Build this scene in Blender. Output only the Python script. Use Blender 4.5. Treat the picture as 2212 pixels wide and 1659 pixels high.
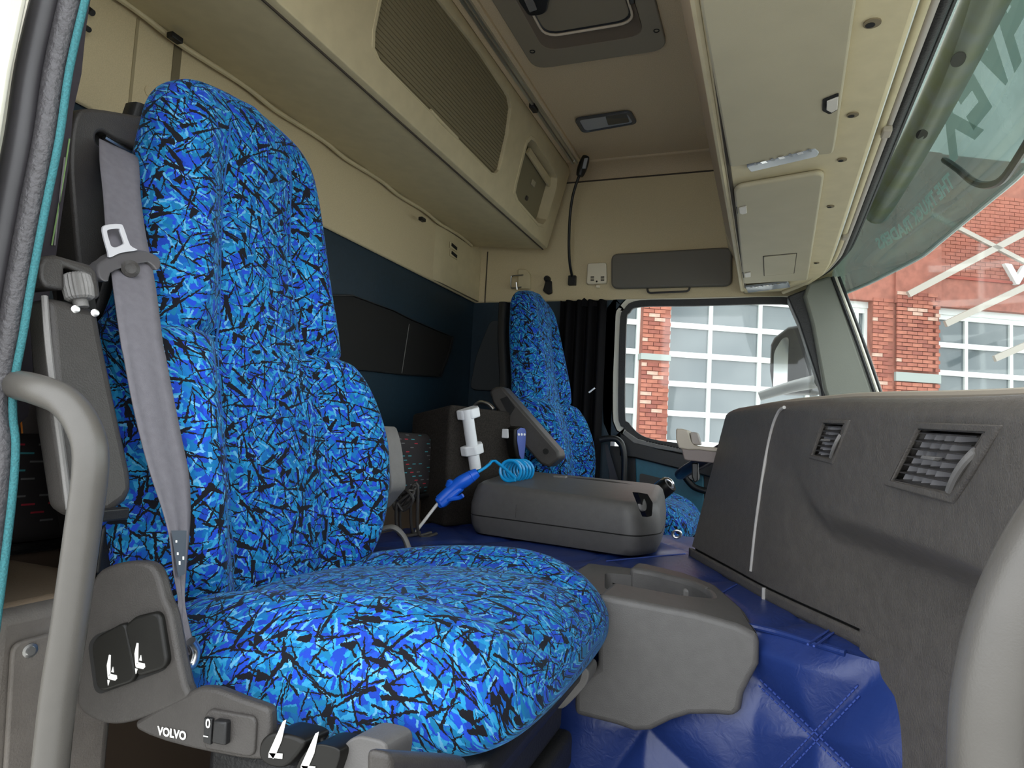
import bpy, bmesh, math, random
from mathutils import Vector, Matrix
import numpy as np

for o in list(bpy.data.objects):
    bpy.data.objects.remove(o)
SC = bpy.context.scene
COL = SC.collection
random.seed(7)

# ------------------------------------------------------------------ camera
# world: X = truck forward, Y = across the cab towards the driver, Z = up, floor at Z = 0
F, CX, CY = 1470.0, 1106.0, 829.5
CAM = np.array([0.0, 0.0, 0.75])
def nrm(v):
    v = np.array(v, float)
    return v / np.linalg.norm(v)
_yc = nrm([1660 - CX, 973 - CY, F])
_zc = nrm([997, -18630, 1470]); _zc = nrm(_zc - _yc * _zc.dot(_yc))
_xc = np.cross(_yc, _zc)
ROT = np.stack([_xc, _yc, _zc])
cd = bpy.data.cameras.new('camera')
cd.sensor_fit = 'HORIZONTAL'; cd.sensor_width = 36.0
cd.lens = 36.0 * F / 2212.0
cd.clip_start = 0.02; cd.clip_end = 300
cam = bpy.data.objects.new('camera', cd); COL.objects.link(cam)
M = Matrix.Identity(4)
for i in range(3):
    M[i][0] = ROT[i, 0]; M[i][1] = -ROT[i, 1]; M[i][2] = -ROT[i, 2]; M[i][3] = CAM[i]
cam.matrix_world = M
SC.camera = cam

# ------------------------------------------------------------------ sky, exposure
w = bpy.data.worlds.new('sky'); SC.world = w; w.use_nodes = True
bg = w.node_tree.nodes['Background']
bg.inputs[0].default_value = (0.93, 0.97, 1.0, 1); bg.inputs[1].default_value = SKY = 1.0
vs = SC.view_settings
SC.display_settings.display_device = 'sRGB'
vs.view_transform = 'Standard'; vs.look = 'None'; vs.gamma = 1.0; vs.use_curve_mapping = False
vs.exposure = 1.9
SC.cycles.max_bounces = 10; SC.cycles.diffuse_bounces = 6; SC.cycles.transparent_max_bounces = 24
SC.cycles.use_denoising = True

def ray(px, py):
    return ROT @ np.array([(px - CX) / F, (py - CY) / F, 1.0])
def at(px, py, X=None, Y=None, Z=None, D=None):
    """the point of the place that the photograph shows at a pixel, on a plane of known position"""
    r = ray(px, py)
    if X is not None: t = (X - CAM[0]) / r[0]
    elif Y is not None: t = (Y - CAM[1]) / r[1]
    elif Z is not None: t = (Z - CAM[2]) / r[2]
    else: t = D
    return CAM + t * r
def onplane(px, py, p0, n):
    r = ray(px, py); p0 = np.array(p0, float); n = np.array(n, float)
    return CAM + r * ((p0 - CAM).dot(n) / r.dot(n))

# ------------------------------------------------------------------ materials
def s2l(c):
    out = []
    for v in c:
        v = v / 255.0
        out.append(v / 12.92 if v <= 0.04045 else ((v + 0.055) / 1.055) ** 2.4)
    return tuple(out) + (1.0,)
MATS = {}
class NT:
    def __init__(s, name):
        s.m = bpy.data.materials.new(name); s.m.use_nodes = True
        s.t = s.m.node_tree; s.b = s.t.nodes['Principled BSDF']; s.out = s.t.nodes['Material Output']
    def n(s, typ, **k):
        nd = s.t.nodes.new(typ)
        for a, v in k.items(): setattr(nd, a, v)
        return nd
    def l(s, a, b): s.t.links.new(a, b)
    def math(s, op, a, b=None, c=None):
        nd = s.n('ShaderNodeMath', operation=op)
        for i, v in enumerate((a, b, c)):
            if v is None: continue
            if isinstance(v, (int, float)): nd.inputs[i].default_value = v
            else: s.l(v, nd.inputs[i])
        return nd.outputs[0]
    def mix(s, fac, a, b):
        nd = s.n('ShaderNodeMix', data_type='RGBA')
        if isinstance(fac, (int, float)): nd.inputs[0].default_value = fac
        else: s.l(fac, nd.inputs[0])
        for i, v in ((6, a), (7, b)):
            if isinstance(v, tuple): nd.inputs[i].default_value = v
            else: s.l(v, nd.inputs[i])
        return nd.outputs[2]
def mat(name, rgb, rough=0.5, metal=0.0, noise=0.0, nscale=30, bump=0.0, bscale=300, spec=0.5, rgb2=None, coat=0.0, sheen=0.0):
    if name in MATS: return MATS[name]
    T = NT(name); b = T.b
    c = s2l(rgb)
    b.inputs['Base Color'].default_value = c
    b.inputs['Roughness'].default_value = rough; b.inputs['Metallic'].default_value = metal
    b.inputs['Specular IOR Level'].default_value = spec
    b.inputs['Coat Weight'].default_value = coat
    b.inputs['Sheen Weight'].default_value = sheen
    tc = T.n('ShaderNodeTexCoord')
    if noise > 0:
        nz = T.n('ShaderNodeTexNoise'); nz.inputs['Scale'].default_value = nscale; nz.inputs['Detail'].default_value = 5
        T.l(tc.outputs['Object'], nz.inputs['Vector'])
        rp = T.n('ShaderNodeValToRGB'); rp.color_ramp.elements[0].position = 0.35; rp.color_ramp.elements[1].position = 0.65
        d = s2l(rgb2) if rgb2 else tuple(max(0, v * (1 - noise)) for v in c[:3]) + (1,)
        e = c if rgb2 else tuple(min(1, v * (1 + noise)) for v in c[:3]) + (1,)
        rp.color_ramp.elements[0].color = d; rp.color_ramp.elements[1].color = e
        T.l(nz.outputs[0], rp.inputs[0]); T.l(rp.outputs[0], b.inputs['Base Color'])
    if bump > 0:
        bz = T.n('ShaderNodeTexNoise'); bz.inputs['Scale'].default_value = bscale; bz.inputs['Detail'].default_value = 3
        T.l(tc.outputs['Object'], bz.inputs['Vector'])
        bn = T.n('ShaderNodeBump'); bn.inputs['Strength'].default_value = bump; bn.inputs['Distance'].default_value = 0.002
        T.l(bz.outputs[0], bn.inputs['Height']); T.l(bn.outputs[0], b.inputs['Normal'])
    MATS[name] = T.m
    return T.m

CREAM = mat('cream headliner', (206, 191, 156), 0.85, noise=0.05, nscale=400, bump=0.3, bscale=900, spec=0.2)
CREAMP = mat('cream plastic', (200, 187, 152), 0.55, noise=0.04, nscale=25, bump=0.1, bscale=900, spec=0.35)
LINER = mat('grey beige roof lining', (200, 181, 150), 0.9, noise=0.07, nscale=300, bump=0.3, bscale=900, spec=0.15)
LID = mat('warm grey lid plastic', (174, 165, 140), 0.6, noise=0.03, nscale=12, bump=0.1, bscale=900, spec=0.3)
SHUT = mat('shutter fabric', (128, 118, 92), 0.8, noise=0.05, nscale=300, spec=0.2)
DASH = mat('dark brown grey dash plastic', (86, 82, 78), 0.5, noise=0.08, nscale=60, bump=0.55, bscale=420, spec=0.4)
GREYP = mat('grey plastic', (112, 110, 108), 0.5, noise=0.05, nscale=60, bump=0.25, bscale=600, spec=0.4)
DKP = mat('charcoal plastic', (58, 55, 53), 0.45, noise=0.06, nscale=60, bump=0.25, bscale=600, spec=0.4)
BLKP = mat('black plastic', (26, 26, 27), 0.4, noise=0.05, nscale=60, bump=0.15, bscale=600, spec=0.4)
GLOSSB = mat('glossy black plastic', (18, 17, 15), 0.42, noise=0.1, nscale=80, spec=0.3)
RUB = mat('black rubber', (34, 34, 35), 0.5, noise=0.1, nscale=150, bump=0.5, bscale=250)
TUBEG = mat('satin grey handle', (80, 77, 73), 0.38, noise=0.03, nscale=60, bump=0.08, bscale=900)
WHITEP = mat('white plastic', (235, 236, 240), 0.35)
WHITEPRINT = mat('white print', (238, 236, 230), 0.6)
METAL = mat('bright metal', (205, 205, 205), 0.28, metal=1.0)
ALU = mat('aluminium rail', (190, 192, 188), 0.3, metal=0.9)
NAVY = mat('dark petrol vinyl', (22, 44, 58), 0.55, noise=0.1, nscale=90, bump=0.2, bscale=500)
TEALP = mat('teal vinyl door panel', (34, 96, 116), 0.5, noise=0.05, nscale=90)
TEALC = mat('teal piping cord', (46, 108, 114), 0.75, noise=0.2, nscale=500, bump=0.6, bscale=500)
BODYW = mat('cream white body paint', (226, 222, 206), 0.3, coat=0.4)
BELT = mat('grey seat belt webbing', (104, 101, 107), 0.7, noise=0.06, nscale=120, bump=0.25, bscale=1500)
CARPET = mat('black carpet', (52, 48, 45), 1.0, noise=0.25, nscale=250, bump=0.8, bscale=700, spec=0.1)
CURT = mat('black curtain cloth', (20, 19, 21), 0.9, noise=0.1, nscale=100, spec=0.1)
BLUEP = mat('bright blue plastic', (20, 98, 224), 0.35)
HOSE = mat('cyan blue hose', (20, 150, 216), 0.25)
REMB = mat('periwinkle blue face', (84, 102, 176), 0.5)
BLUET = mat('blue thread', (48, 72, 150), 0.7)
BEIGEP = mat('beige cup holder plastic', (170, 160, 146), 0.5)
CHROME = mat('chrome', (225, 225, 228), 0.12, metal=1.0)
VOID = mat('dark recess', (14, 13, 12), 0.8)
SEAMG = mat('light grey seam strip', (168, 165, 162), 0.5)
SILL = mat('grey brown sill plastic', (104, 98, 92), 0.5, noise=0.08, nscale=40, bump=0.3, bscale=500)
FLOORM = mat('dark floor mat', (36, 34, 33), 0.9, noise=0.2, nscale=80)

def glassmat(name, tint, trans=1.0, rough=0.0, spec=True):
    T = NT(name)
    tr = T.n('ShaderNodeBsdfTransparent'); tr.inputs[0].default_value = tint
    gl = T.n('ShaderNodeBsdfGlossy'); gl.inputs['Roughness'].default_value = 0.03
    ge = T.n('ShaderNodeNewGeometry'); dt = T.n('ShaderNodeVectorMath', operation='DOT_PRODUCT')
    T.l(ge.outputs['Normal'], dt.inputs[0]); T.l(ge.outputs['Incoming'], dt.inputs[1])
    fr = T.math('MULTIPLY_ADD', T.math('POWER', T.math('SUBTRACT', 1.0, T.math('ABSOLUTE', dt.outputs['Value'])), 5.0), 0.6, 0.025)
    mx = T.n('ShaderNodeMixShader')
    T.l(fr, mx.inputs[0]); T.l(tr.outputs[0], mx.inputs[1]); T.l(gl.outputs[0], mx.inputs[2])
    T.l(mx.outputs[0], T.out.inputs[0]); T.t.nodes.remove(T.b)
    return T.m
GLASS = glassmat('clear window glass', (0.94, 0.97, 0.96, 1))
WGLASS = glassmat('windscreen glass', (0.88, 0.94, 0.92, 1))
def visormat():
    T = NT('smoked acrylic visor')
    tc = T.n('ShaderNodeTexCoord'); nz = T.n('ShaderNodeTexNoise'); nz.inputs['Scale'].default_value = 9; nz.inputs['Detail'].default_value = 4
    T.l(tc.outputs['Object'], nz.inputs['Vector'])
    tr = T.n('ShaderNodeBsdfTransparent'); tr.inputs[0].default_value = (0.42, 0.48, 0.455, 1)
    T.b.inputs['Base Color'].default_value = (0.20, 0.25, 0.235, 1); T.b.inputs['Roughness'].default_value = 0.25
    tl = T.n('ShaderNodeBsdfTranslucent'); tl.inputs[0].default_value = (0.24, 0.285, 0.27, 1)
    m1 = T.n('ShaderNodeMixShader'); m1.inputs[0].default_value = 0.6
    T.l(T.b.outputs[0], m1.inputs[1]); T.l(tl.outputs[0], m1.inputs[2])
    m2 = T.n('ShaderNodeMixShader'); T.l(T.math('MULTIPLY_ADD', nz.outputs[0], 0.35, 0.25), m2.inputs[0])
    T.l(tr.outputs[0], m2.inputs[1]); T.l(m1.outputs[0], m2.inputs[2]); T.l(m2.outputs[0], T.out.inputs[0])
    return T.m
VISOR = visormat()

def fabric():
    T = NT('blue camouflage twig fabric')
    uv = T.n('ShaderNodeUVMap')
    nz = T.n('ShaderNodeTexNoise', noise_dimensions='2D'); nz.inputs['Scale'].default_value = 230; nz.inputs['Detail'].default_value = 2
    T.l(uv.outputs[0], nz.inputs['Vector'])
    j = T.n('ShaderNodeVectorMath', operation='MULTIPLY_ADD'); j.inputs[1].default_value = (0.004,) * 3
    T.l(nz.outputs['Color'], j.inputs[0]); T.l(uv.outputs[0], j.inputs[2])
    base = j.outputs[0]
    def cells(cell, seed, rnd=1.0, sx=1.0, sy=1.0):
        mp = T.n('ShaderNodeVectorMath', operation='MULTIPLY_ADD')
        mp.inputs[1].default_value = (sx / cell, sy / cell, 0); mp.inputs[2].default_value = (seed * 7.31, seed * 3.17, 0)
        T.l(base, mp.inputs[0])
        v = T.n('ShaderNodeTexVoronoi', voronoi_dimensions='2D'); v.inputs['Scale'].default_value = 1.0; v.inputs['Randomness'].default_value = rnd
        T.l(mp.outputs[0], v.inputs['Vector'])
        return mp.outputs[0], v
    def sticks(cell, seed, L, W, taper=0.6, keep=1.0, lo=0.0, hi=6.283):
        p, v = cells(cell, seed)
        d = T.n('ShaderNodeVectorMath', operation='SUBTRACT'); T.l(p, d.inputs[0]); T.l(v.outputs['Position'], d.inputs[1])
        sc = T.n('ShaderNodeSeparateColor'); T.l(v.outputs['Color'], sc.inputs[0])
        ang = T.math('MULTIPLY_ADD', sc.outputs[0], hi - lo, lo)
        r = T.n('ShaderNodeVectorRotate', rotation_type='Z_AXIS'); T.l(d.outputs[0], r.inputs['Vector']); T.l(ang, r.inputs['Angle'])
        xy = T.n('ShaderNodeSeparateXYZ'); T.l(r.outputs[0], xy.inputs[0])
        ax = T.math('ABSOLUTE', xy.outputs[0]); ay = T.math('ABSOLUTE', xy.outputs[1])
        wd = T.math('MULTIPLY_ADD', xy.outputs[0], -W * taper / L, W)
        m = T.math('MULTIPLY', T.math('LESS_THAN', ax, L), T.math('LESS_THAN', ay, wd))
        if keep < 1: m = T.math('MULTIPLY', m, T.math('LESS_THAN', sc.outputs[1], keep))
        return m, sc
    # colour patches
    p, v = cells(0.012, 1, sx=1.0, sy=0.6)
    sc = T.n('ShaderNodeSeparateColor'); T.l(v.outputs['Color'], sc.inputs[0])
    rp = T.n('ShaderNodeValToRGB'); rp.color_ramp.interpolation = 'CONSTANT'
    cols = [(0, (22, 60, 162)), (0.26, (16, 82, 164)), (0.46, (26, 68, 182)), (0.62, (12, 98, 158)), (0.8, (28, 62, 172)), (0.9, (26, 126, 178))]
    el = rp.color_ramp.elements
    el[0].color = s2l(cols[0][1]); el[1].position = cols[1][0]; el[1].color = s2l(cols[1][1])
    for pos, c in cols[2:]:
        e = el.new(pos); e.color = s2l(c)
    T.l(sc.outputs[0], rp.inputs[0])
    col = rp.outputs[0]
    for cell, seed, L, W, c in ((0.018, 2, 0.5, 0.17, (20, 100, 166)), (0.017, 3, 0.5, 0.14, (36, 136, 184)), (0.022, 4, 0.5, 0.13, (30, 70, 186)),
                                (0.015, 5, 0.5, 0.12, (50, 142, 190)), (0.02, 6, 0.55, 0.07, (92, 160, 200)), (0.022, 7, 0.5, 0.11, (18, 106, 150))):
        m, _ = sticks(cell, seed, L, W, 0.5, 0.7)
        col = T.mix(m, col, s2l(c))
    msum = None
    for cell, seed, L, W, tp, keep in ((0.026, 11, 0.65, 0.030, 0.8, 0.9), (0.030, 12, 0.65, 0.026, 0.8, 0.9), (0.042, 13, 0.62, 0.022, 0.8, 0.85),
                                       (0.034, 14, 0.42, 0.07, 0.6, 0.32), (0.042, 15, 0.42, 0.075, 0.5, 0.32), (0.033, 19, 0.65, 0.022, 0.8, 0.9), (0.048, 20, 0.65, 0.02, 0.8, 0.9), (0.026, 16, 0.6, 0.035, 0.8, 0.6), (0.055, 17, 0.6, 0.024, 0.8, 0.9), (0.026, 18, 0.32, 0.14, 0.6, 0.22)):
        m, _ = sticks(cell, seed, L, W, tp, keep)
        msum = m if msum is None else T.math('MAXIMUM', msum, m)
    col = T.mix(msum, col, s2l((17, 17, 24)))
    T.l(col, T.b.inputs['Base Color'])
    T.b.inputs['Roughness'].default_value = 0.85; T.b.inputs['Specular IOR Level'].default_value = 0.2
    T.b.inputs['Sheen Weight'].default_value = 0.12; T.b.inputs['Sheen Tint'].default_value = (0.45, 0.72, 1.0, 1); T.b.inputs['Sheen Roughness'].default_value = 0.4
    n2 = T.n('ShaderNodeTexNoise', noise_dimensions='2D'); n2.inputs['Scale'].default_value = 900
    T.l(uv.outputs[0], n2.inputs['Vector'])
    bn = T.n('ShaderNodeBump'); bn.inputs['Strength'].default_value = 0.25; bn.inputs['Distance'].default_value = 0.001
    T.l(n2.outputs[0], bn.inputs['Height']); T.l(bn.outputs[0], T.b.inputs['Normal'])
    return T.m
FABRIC = fabric()

def leather():
    T = NT('royal blue leather')
    b = T.b; b.inputs['Base Color'].default_value = s2l((32, 52, 112)); b.inputs['Roughness'].default_value = 0.36
    tc = T.n('ShaderNodeTexCoord')
    nz = T.n('ShaderNodeTexNoise'); nz.inputs['Scale'].default_value = 45; nz.inputs['Detail'].default_value = 6; nz.inputs['Distortion'].default_value = 1.5
    T.l(tc.outputs['Object'], nz.inputs['Vector'])
    bn = T.n('ShaderNodeBump'); bn.inputs['Strength'].default_value = 0.25; bn.inputs['Distance'].default_value = 0.004
    T.l(nz.outputs[0], bn.inputs['Height']); T.l(bn.outputs[0], b.inputs['Normal'])
    return T.m
LEATH = leather()

def bunkmat():
    T = NT('black bunk fabric with coloured dashes')
    tc = T.n('ShaderNodeTexCoord'); sp = T.n('ShaderNodeSeparateXYZ'); T.l(tc.outputs['Object'], sp.inputs[0])
    cb = T.n('ShaderNodeCombineXYZ')
    row = T.math('FLOOR', T.math('MULTIPLY', sp.outputs[2], 90))
    T.l(T.math('ADD', T.math('MULTIPLY', sp.outputs[1], 28), T.math('MULTIPLY', row, 0.37)), cb.inputs[0]); T.l(row, cb.inputs[1])
    wn = T.n('ShaderNodeTexWhiteNoise', noise_dimensions='2D')
    fl = T.n('ShaderNodeVectorMath', operation='FLOOR'); T.l(cb.outputs[0], fl.inputs[0]); T.l(fl.outputs[0], wn.inputs['Vector'])
    fx = T.math('FRACT', T.math('ADD', T.math('MULTIPLY', sp.outputs[1], 28), T.math('MULTIPLY', row, 0.37)))
    fz = T.math('FRACT', T.math('MULTIPLY', sp.outputs[2], 90))
    m = T.math('MULTIPLY', T.math('LESS_THAN', fx, 0.5), T.math('LESS_THAN', fz, 0.22))
    m = T.math('MULTIPLY', m, T.math('LESS_THAN', wn.outputs['Value'], 0.6))
    sc = T.n('ShaderNodeSeparateColor'); T.l(wn.outputs['Color'], sc.inputs[0])
    rp = T.n('ShaderNodeValToRGB'); rp.color_ramp.interpolation = 'CONSTANT'
    el = rp.color_ramp.elements; el[0].color = s2l((70, 150, 160)); el[1].position = 0.4; el[1].color = s2l((110, 108, 110))
    e = el.new(0.72); e.color = s2l((176, 44, 62))
    T.l(sc.outputs[1], rp.inputs[0])
    T.l(T.mix(m, s2l((44, 40, 42)), rp.outputs[0]), T.b.inputs['Base Color']); T.b.inputs['Roughness'].default_value = 0.95
    return T.m
BUNK = bunkmat()

# ------------------------------------------------------------------ geometry helpers (world coordinates)
LOC = {}
def V3(p): return Vector((float(p[0]), float(p[1]), float(p[2])))
def tag(o, label=None, cat=None, group=None, kind=None):
    if label: o['label'] = label
    if cat: o['category'] = cat
    if group: o['group'] = group
    if kind: o['kind'] = kind
    return o
def thing(name, label, cat, loc, group=None):
    o = bpy.data.objects.new(name, None); COL.objects.link(o)
    o.empty_display_size = 0.05
    o.location = V3(loc); LOC[o.name] = V3(loc)
    return tag(o, label, cat, group)
def obj(name, geo, m, parent=None, bevel=0.0, seg=3, sub=0, smooth=True, uv=None, sharp=40, solid=0.0, loc=None, label=None, recalc=True, kind=None):
    verts, faces = geo[0], geo[1]
    if uv is None and len(geo) > 2: uv = geo[2]
    vs_ = [V3(v) for v in verts]
    if parent is not None: o0 = LOC[parent.name]
    elif loc is not None: o0 = V3(loc)
    else:
        xs = [v.x for v in vs_]; ys = [v.y for v in vs_]; zs = [v.z for v in vs_]
        o0 = Vector(((min(xs) + max(xs)) / 2, (min(ys) + max(ys)) / 2, min(zs)))
    me = bpy.data.meshes.new(name)
    me.from_pydata([tuple(v - o0) for v in vs_], [], faces)
    if uv is not None:
        ul = me.uv_layers.new(name='UVMap')
        for lp in me.loops: ul.data[lp.index].uv = uv[lp.vertex_index]
    me.validate()
    if recalc:
        bm = bmesh.new(); bm.from_mesh(me); bmesh.ops.recalc_face_normals(bm, faces=bm.faces); bm.to_mesh(me); bm.free()
    if smooth:
        for p in me.polygons: p.use_smooth = True
        if not sub: me.set_sharp_from_angle(angle=math.radians(sharp))
    if m is not None: me.materials.append(m)
    o = bpy.data.objects.new(name, me); COL.objects.link(o)
    if parent is not None:
        o.parent = parent; LOC[o.name] = o0.copy()
    else:
        o.location = o0; LOC[o.name] = o0.copy()
    if solid:
        md = o.modifiers.new('solid', 'SOLIDIFY'); md.thickness = solid; md.offset = 0
    if bevel:
        md = o.modifiers.new('bevel', 'BEVEL'); md.width = bevel; md.segments = seg; md.limit_method = 'ANGLE'; md.angle_limit = math.radians(35); md.use_clamp_overlap = True
    if sub:
        md = o.modifiers.new('sub', 'SUBSURF'); md.levels = sub; md.render_levels = sub
    if label: o['label'] = label
    if kind: o['kind'] = kind
    return o
def join(*geos):
    V, Fc = [], []
    for g in geos:
        k = len(V); V += list(g[0]); Fc += [tuple(i + k for i in f) for f in g[1]]
    return V, Fc
def prism(pts, vec):
    pts = [np.array(p, float) for p in pts]; n = len(pts); vec = np.array(vec, float)
    V = pts + [p + vec for p in pts]
    Fc = [tuple(range(n)), tuple(range(2 * n - 1, n - 1, -1))]
    for i in range(n):
        j = (i + 1) % n; Fc.append((i, i + n, j + n, j))
    return V, Fc
def box(x0, x1, y0, y1, z0, z1):
    return prism([(x0, y0, z0), (x1, y0, z0), (x1, y1, z0), (x0, y1, z0)], (0, 0, z1 - z0))
def obox(c, ax, ay, az, hx, hy, hz):
    c = np.array(c, float); ax, ay, az = nrm(ax) * hx, nrm(ay) * hy, nrm(az) * hz
    return prism([c - ax - ay - az, c + ax - ay - az, c + ax + ay - az, c - ax + ay - az], 2 * az)
def cmr(pts, n=8, closed=False):
    P = [np.array(p, float) for p in pts]; out = []
    m = len(P)
    for i in range(m if closed else m - 1):
        if closed: a, b, c, d = P[(i - 1) % m], P[i], P[(i + 1) % m], P[(i + 2) % m]
        else: a, b, c, d = P[max(i - 1, 0)], P[i], P[i + 1], P[min(i + 2, m - 1)]
        for k in range(n):
            t = k / n
            out.append(0.5 * (2 * b + (c - a) * t + (2 * a - 5 * b + 4 * c - d) * t * t + (3 * b - a - 3 * c + d) * t ** 3))
    if not closed: out.append(P[-1])
    return out
def tube(pts, r, seg=12, n=8, closed=False, smooth=True, flat=1.0):
    P = cmr(pts, n, closed) if smooth else [np.array(p, float) for p in pts]
    m = len(P)
    rr = r if callable(r) else (lambda t: r)
    up = None; V, Fc = [], []
    for i, p in enumerate(P):
        if closed: t = P[(i + 1) % m] - P[(i - 1) % m]
        else: t = P[min(i + 1, m - 1)] - P[max(i - 1, 0)]
        t = nrm(t)
        if up is None:
            a = np.array([0, 0, 1.0]) if abs(t[2]) < 0.9 else np.array([1.0, 0, 0])
            up = nrm(np.cross(t, a))
        up = nrm(up - t * up.dot(t)); sd = np.cross(t, up)
        q = rr(i / max(m - 1, 1))
        for k in range(seg):
            an = 2 * math.pi * k / seg
            V.append(p + up * (q * math.cos(an)) + sd * (q * flat * math.sin(an)))
    for i in range(m if closed else m - 1):
        j = (i + 1) % m
        for k in range(seg):
            l = (k + 1) % seg
            Fc.append((i * seg + k, i * seg + l, j * seg + l, j * seg + k))
    if not closed:
        Fc.append(tuple(range(seg))); Fc.append(tuple(range((m - 1) * seg + seg - 1, (m - 1) * seg - 1, -1)))
    return V, Fc
def loft(rings, cap=True, uv=False):
    n = len(rings[0]); V, Fc, U = [], [], []
    acc = 0.0
    for i, r in enumerate(rings):
        if i: acc += float(np.linalg.norm(np.mean(r, axis=0) - np.mean(rings[i - 1], axis=0)))
        V += [np.array(p, float) for p in r]
    for i in range(len(rings) - 1):
        for k in range(n):
            l = (k + 1) % n
            Fc.append((i * n + k, i * n + l, (i + 1) * n + l, (i + 1) * n + k))
    if cap:
        Fc.append(tuple(range(n - 1, -1, -1))); b = (len(rings) - 1) * n; Fc.append(tuple(range(b, b + n)))
    return V, Fc
def lathe(c, axis, prof, seg=20):
    """prof: list of (radius, height along axis)"""
    c = np.array(c, float); ax = nrm(axis)
    a = np.array([0, 0, 1.0]) if abs(ax[2]) < 0.9 else np.array([1.0, 0, 0])
    u = nrm(np.cross(ax, a)); v = np.cross(ax, u)
    return loft([[c + ax * h + (u * math.cos(2 * math.pi * k / seg) + v * math.sin(2 * math.pi * k / seg)) * max(r, 1e-5) for k in range(seg)] for r, h in prof])
def grid(fn, nu, nv):
    V = [fn(i / nu, j / nv) for j in range(nv + 1) for i in range(nu + 1)]
    Fc = [(j * (nu + 1) + i, j * (nu + 1) + i + 1, (j + 1) * (nu + 1) + i + 1, (j + 1) * (nu + 1) + i) for j in range(nv) for i in range(nu)]
    return V, Fc
def ringband(outer, inner, vec):
    """a flat frame between two outlines of equal length, given thickness"""
    n = len(outer); vec = np.array(vec, float)
    V = [np.array(p, float) for p in outer] + [np.array(p, float) for p in inner]
    V += [p + vec for p in V]
    Fc = []
    for i in range(n):
        j = (i + 1) % n
        Fc += [(i, j, n + j, n + i), (2 * n + i, 3 * n + i, 3 * n + j, 2 * n + j), (i, 2 * n + i, 2 * n + j, j), (n + i, n + j, 3 * n + j, 3 * n + i)]
    return V, Fc
def roundpoly(pts, r, n=5):
    """2-D or 3-D outline with rounded corners"""
    P = [np.array(p, float) for p in pts]; out = []; m = len(P)
    for i in range(m):
        a, b, c = P[i - 1], P[i], P[(i + 1) % m]
        rr = r[i] if isinstance(r, (list, tuple)) else r
        d1 = a - b; d2 = c - b
        l1 = min(rr, np.linalg.norm(d1) * 0.48); l2 = min(rr, np.linalg.norm(d2) * 0.48)
        p = b + nrm(d1) * l1; q = b + nrm(d2) * l2
        for k in range(n + 1):
            t = k / n; out.append((1 - t) ** 2 * p + 2 * t * (1 - t) * b + t * t * q)
    return out
def inset(pts, s):
    c = np.mean(np.array(pts), axis=0)
    return [c + (np.array(p) - c) * s for p in pts]
def textgeo(s, size, origin, ex, ey, depth=0.0, bold=0.0, center=True, fn=None, shear=0.0):
    cu = bpy.data.curves.new('lettering', 'FONT'); cu.body = s; cu.size = size; cu.offset = bold; cu.extrude = depth; cu.shear = shear
    cu.resolution_u = 3
    if center: cu.align_x = 'CENTER'; cu.align_y = 'CENTER'
    o = bpy.data.objects.new('tmp', cu); COL.objects.link(o)
    bpy.context.view_layer.update()
    dg = bpy.context.evaluated_depsgraph_get(); me = o.evaluated_get(dg).to_mesh()
    ex, ey = np.array(ex, float), np.array(ey, float); ez = nrm(np.cross(ex, ey)); origin = np.array(origin, float) if origin is not None else None
    if fn: V = [fn(v.co.x, v.co.y, v.co.z) for v in me.vertices]
    else: V = [origin + ex * v.co.x + ey * v.co.y + ez * v.co.z for v in me.vertices]
    Fc = [tuple(p.vertices) for p in me.polygons]
    o.evaluated_get(dg).to_mesh_clear(); bpy.data.objects.remove(o); bpy.data.curves.remove(cu)
    return V, Fc
def interp(x, xs, ys): return float(np.interp(x, xs, ys))
def sm(x, a, b):
    t = min(1, max(0, (x - a) / (b - a))); return t * t * (3 - 2 * t)
def copy_tree(o, parent=None, dv=(0, 0, 0)):
    c = o.copy(); COL.objects.link(c); c.parent = parent
    if parent is None: c.location = o.location + Vector(dv)
    for ch in o.children: copy_tree(ch, c)
    return c
# ================================================================== THE SETTING
YF, XR, ZR = 2.62, -1.19, 1.85          # far (driver) wall, rear wall, roof
def struct(name, geo, m, **k):
    return tag(obj(name, geo, m, **k), kind='structure')
struct('ground', box(-60, 60, -40, 60, -1.40, -1.30), mat('pale concrete yard paving', (188, 186, 180), 0.9, noise=0.2, nscale=3))
struct('floor', box(-1.25, 0.5, 0.42, 2.66, -0.06, 0.0), FLOORM)
struct('ceiling', box(-1.27, 0.26, 0.40, 2.68, ZR, ZR + 0.06), LINER)
wr = struct('wall_rear', box(XR - 0.08, XR, 0.45, 2.70, 0, ZR), NAVY)
obj('upper_panel', box(XR, XR + 0.012, 0.47, YF - 0.001, 1.31, 1.849), CREAM, wr, bevel=0.008)
# corner column on the rear wall with its two slots
obj('corner_column', prism(roundpoly([(XR + .01, 2.20, 1.315), (XR + .022, 2.26, 1.315), (XR + .026, YF - .002, 1.315), (XR + .01, YF - .002, 1.315)], .02), (0, 0, .21)), CREAMP, wr, bevel=.004)
for k in range(2):
    c = at(980, 533 + 17 * k, X=XR + .026)
    obj('air_slot_frame', obox(c, (0, 1, 0), (0, 0, 1), (1, 0, 0), .032, .013, .002), CREAMP, wr, bevel=.002)
    obj('air_slot', obox(c + np.array([.002, 0, 0]), (0, 1, -.1), (0, .1, 1), (1, 0, 0), .024, .006, .002), VOID, wr)
for px, wd in ((296, .006), (388, .020)):
    a = at(px, 60, X=XR + .012)
    obj('panel_groove', box(XR + .010, XR + .0135, a[1] - wd / 2, a[1] + wd / 2, 1.315, 1.53), mat('faint panel gap' if wd < .01 else 'panel gap', (158, 145, 114) if wd < .01 else (116, 106, 82), .9), wr)
obj('panel_button', lathe(at(322, 198, X=XR + .012), (1, 0, 0), [(.011, 0), (.011, .002), (.007, .004), (0, .004)]), CREAM, wr)
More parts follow.
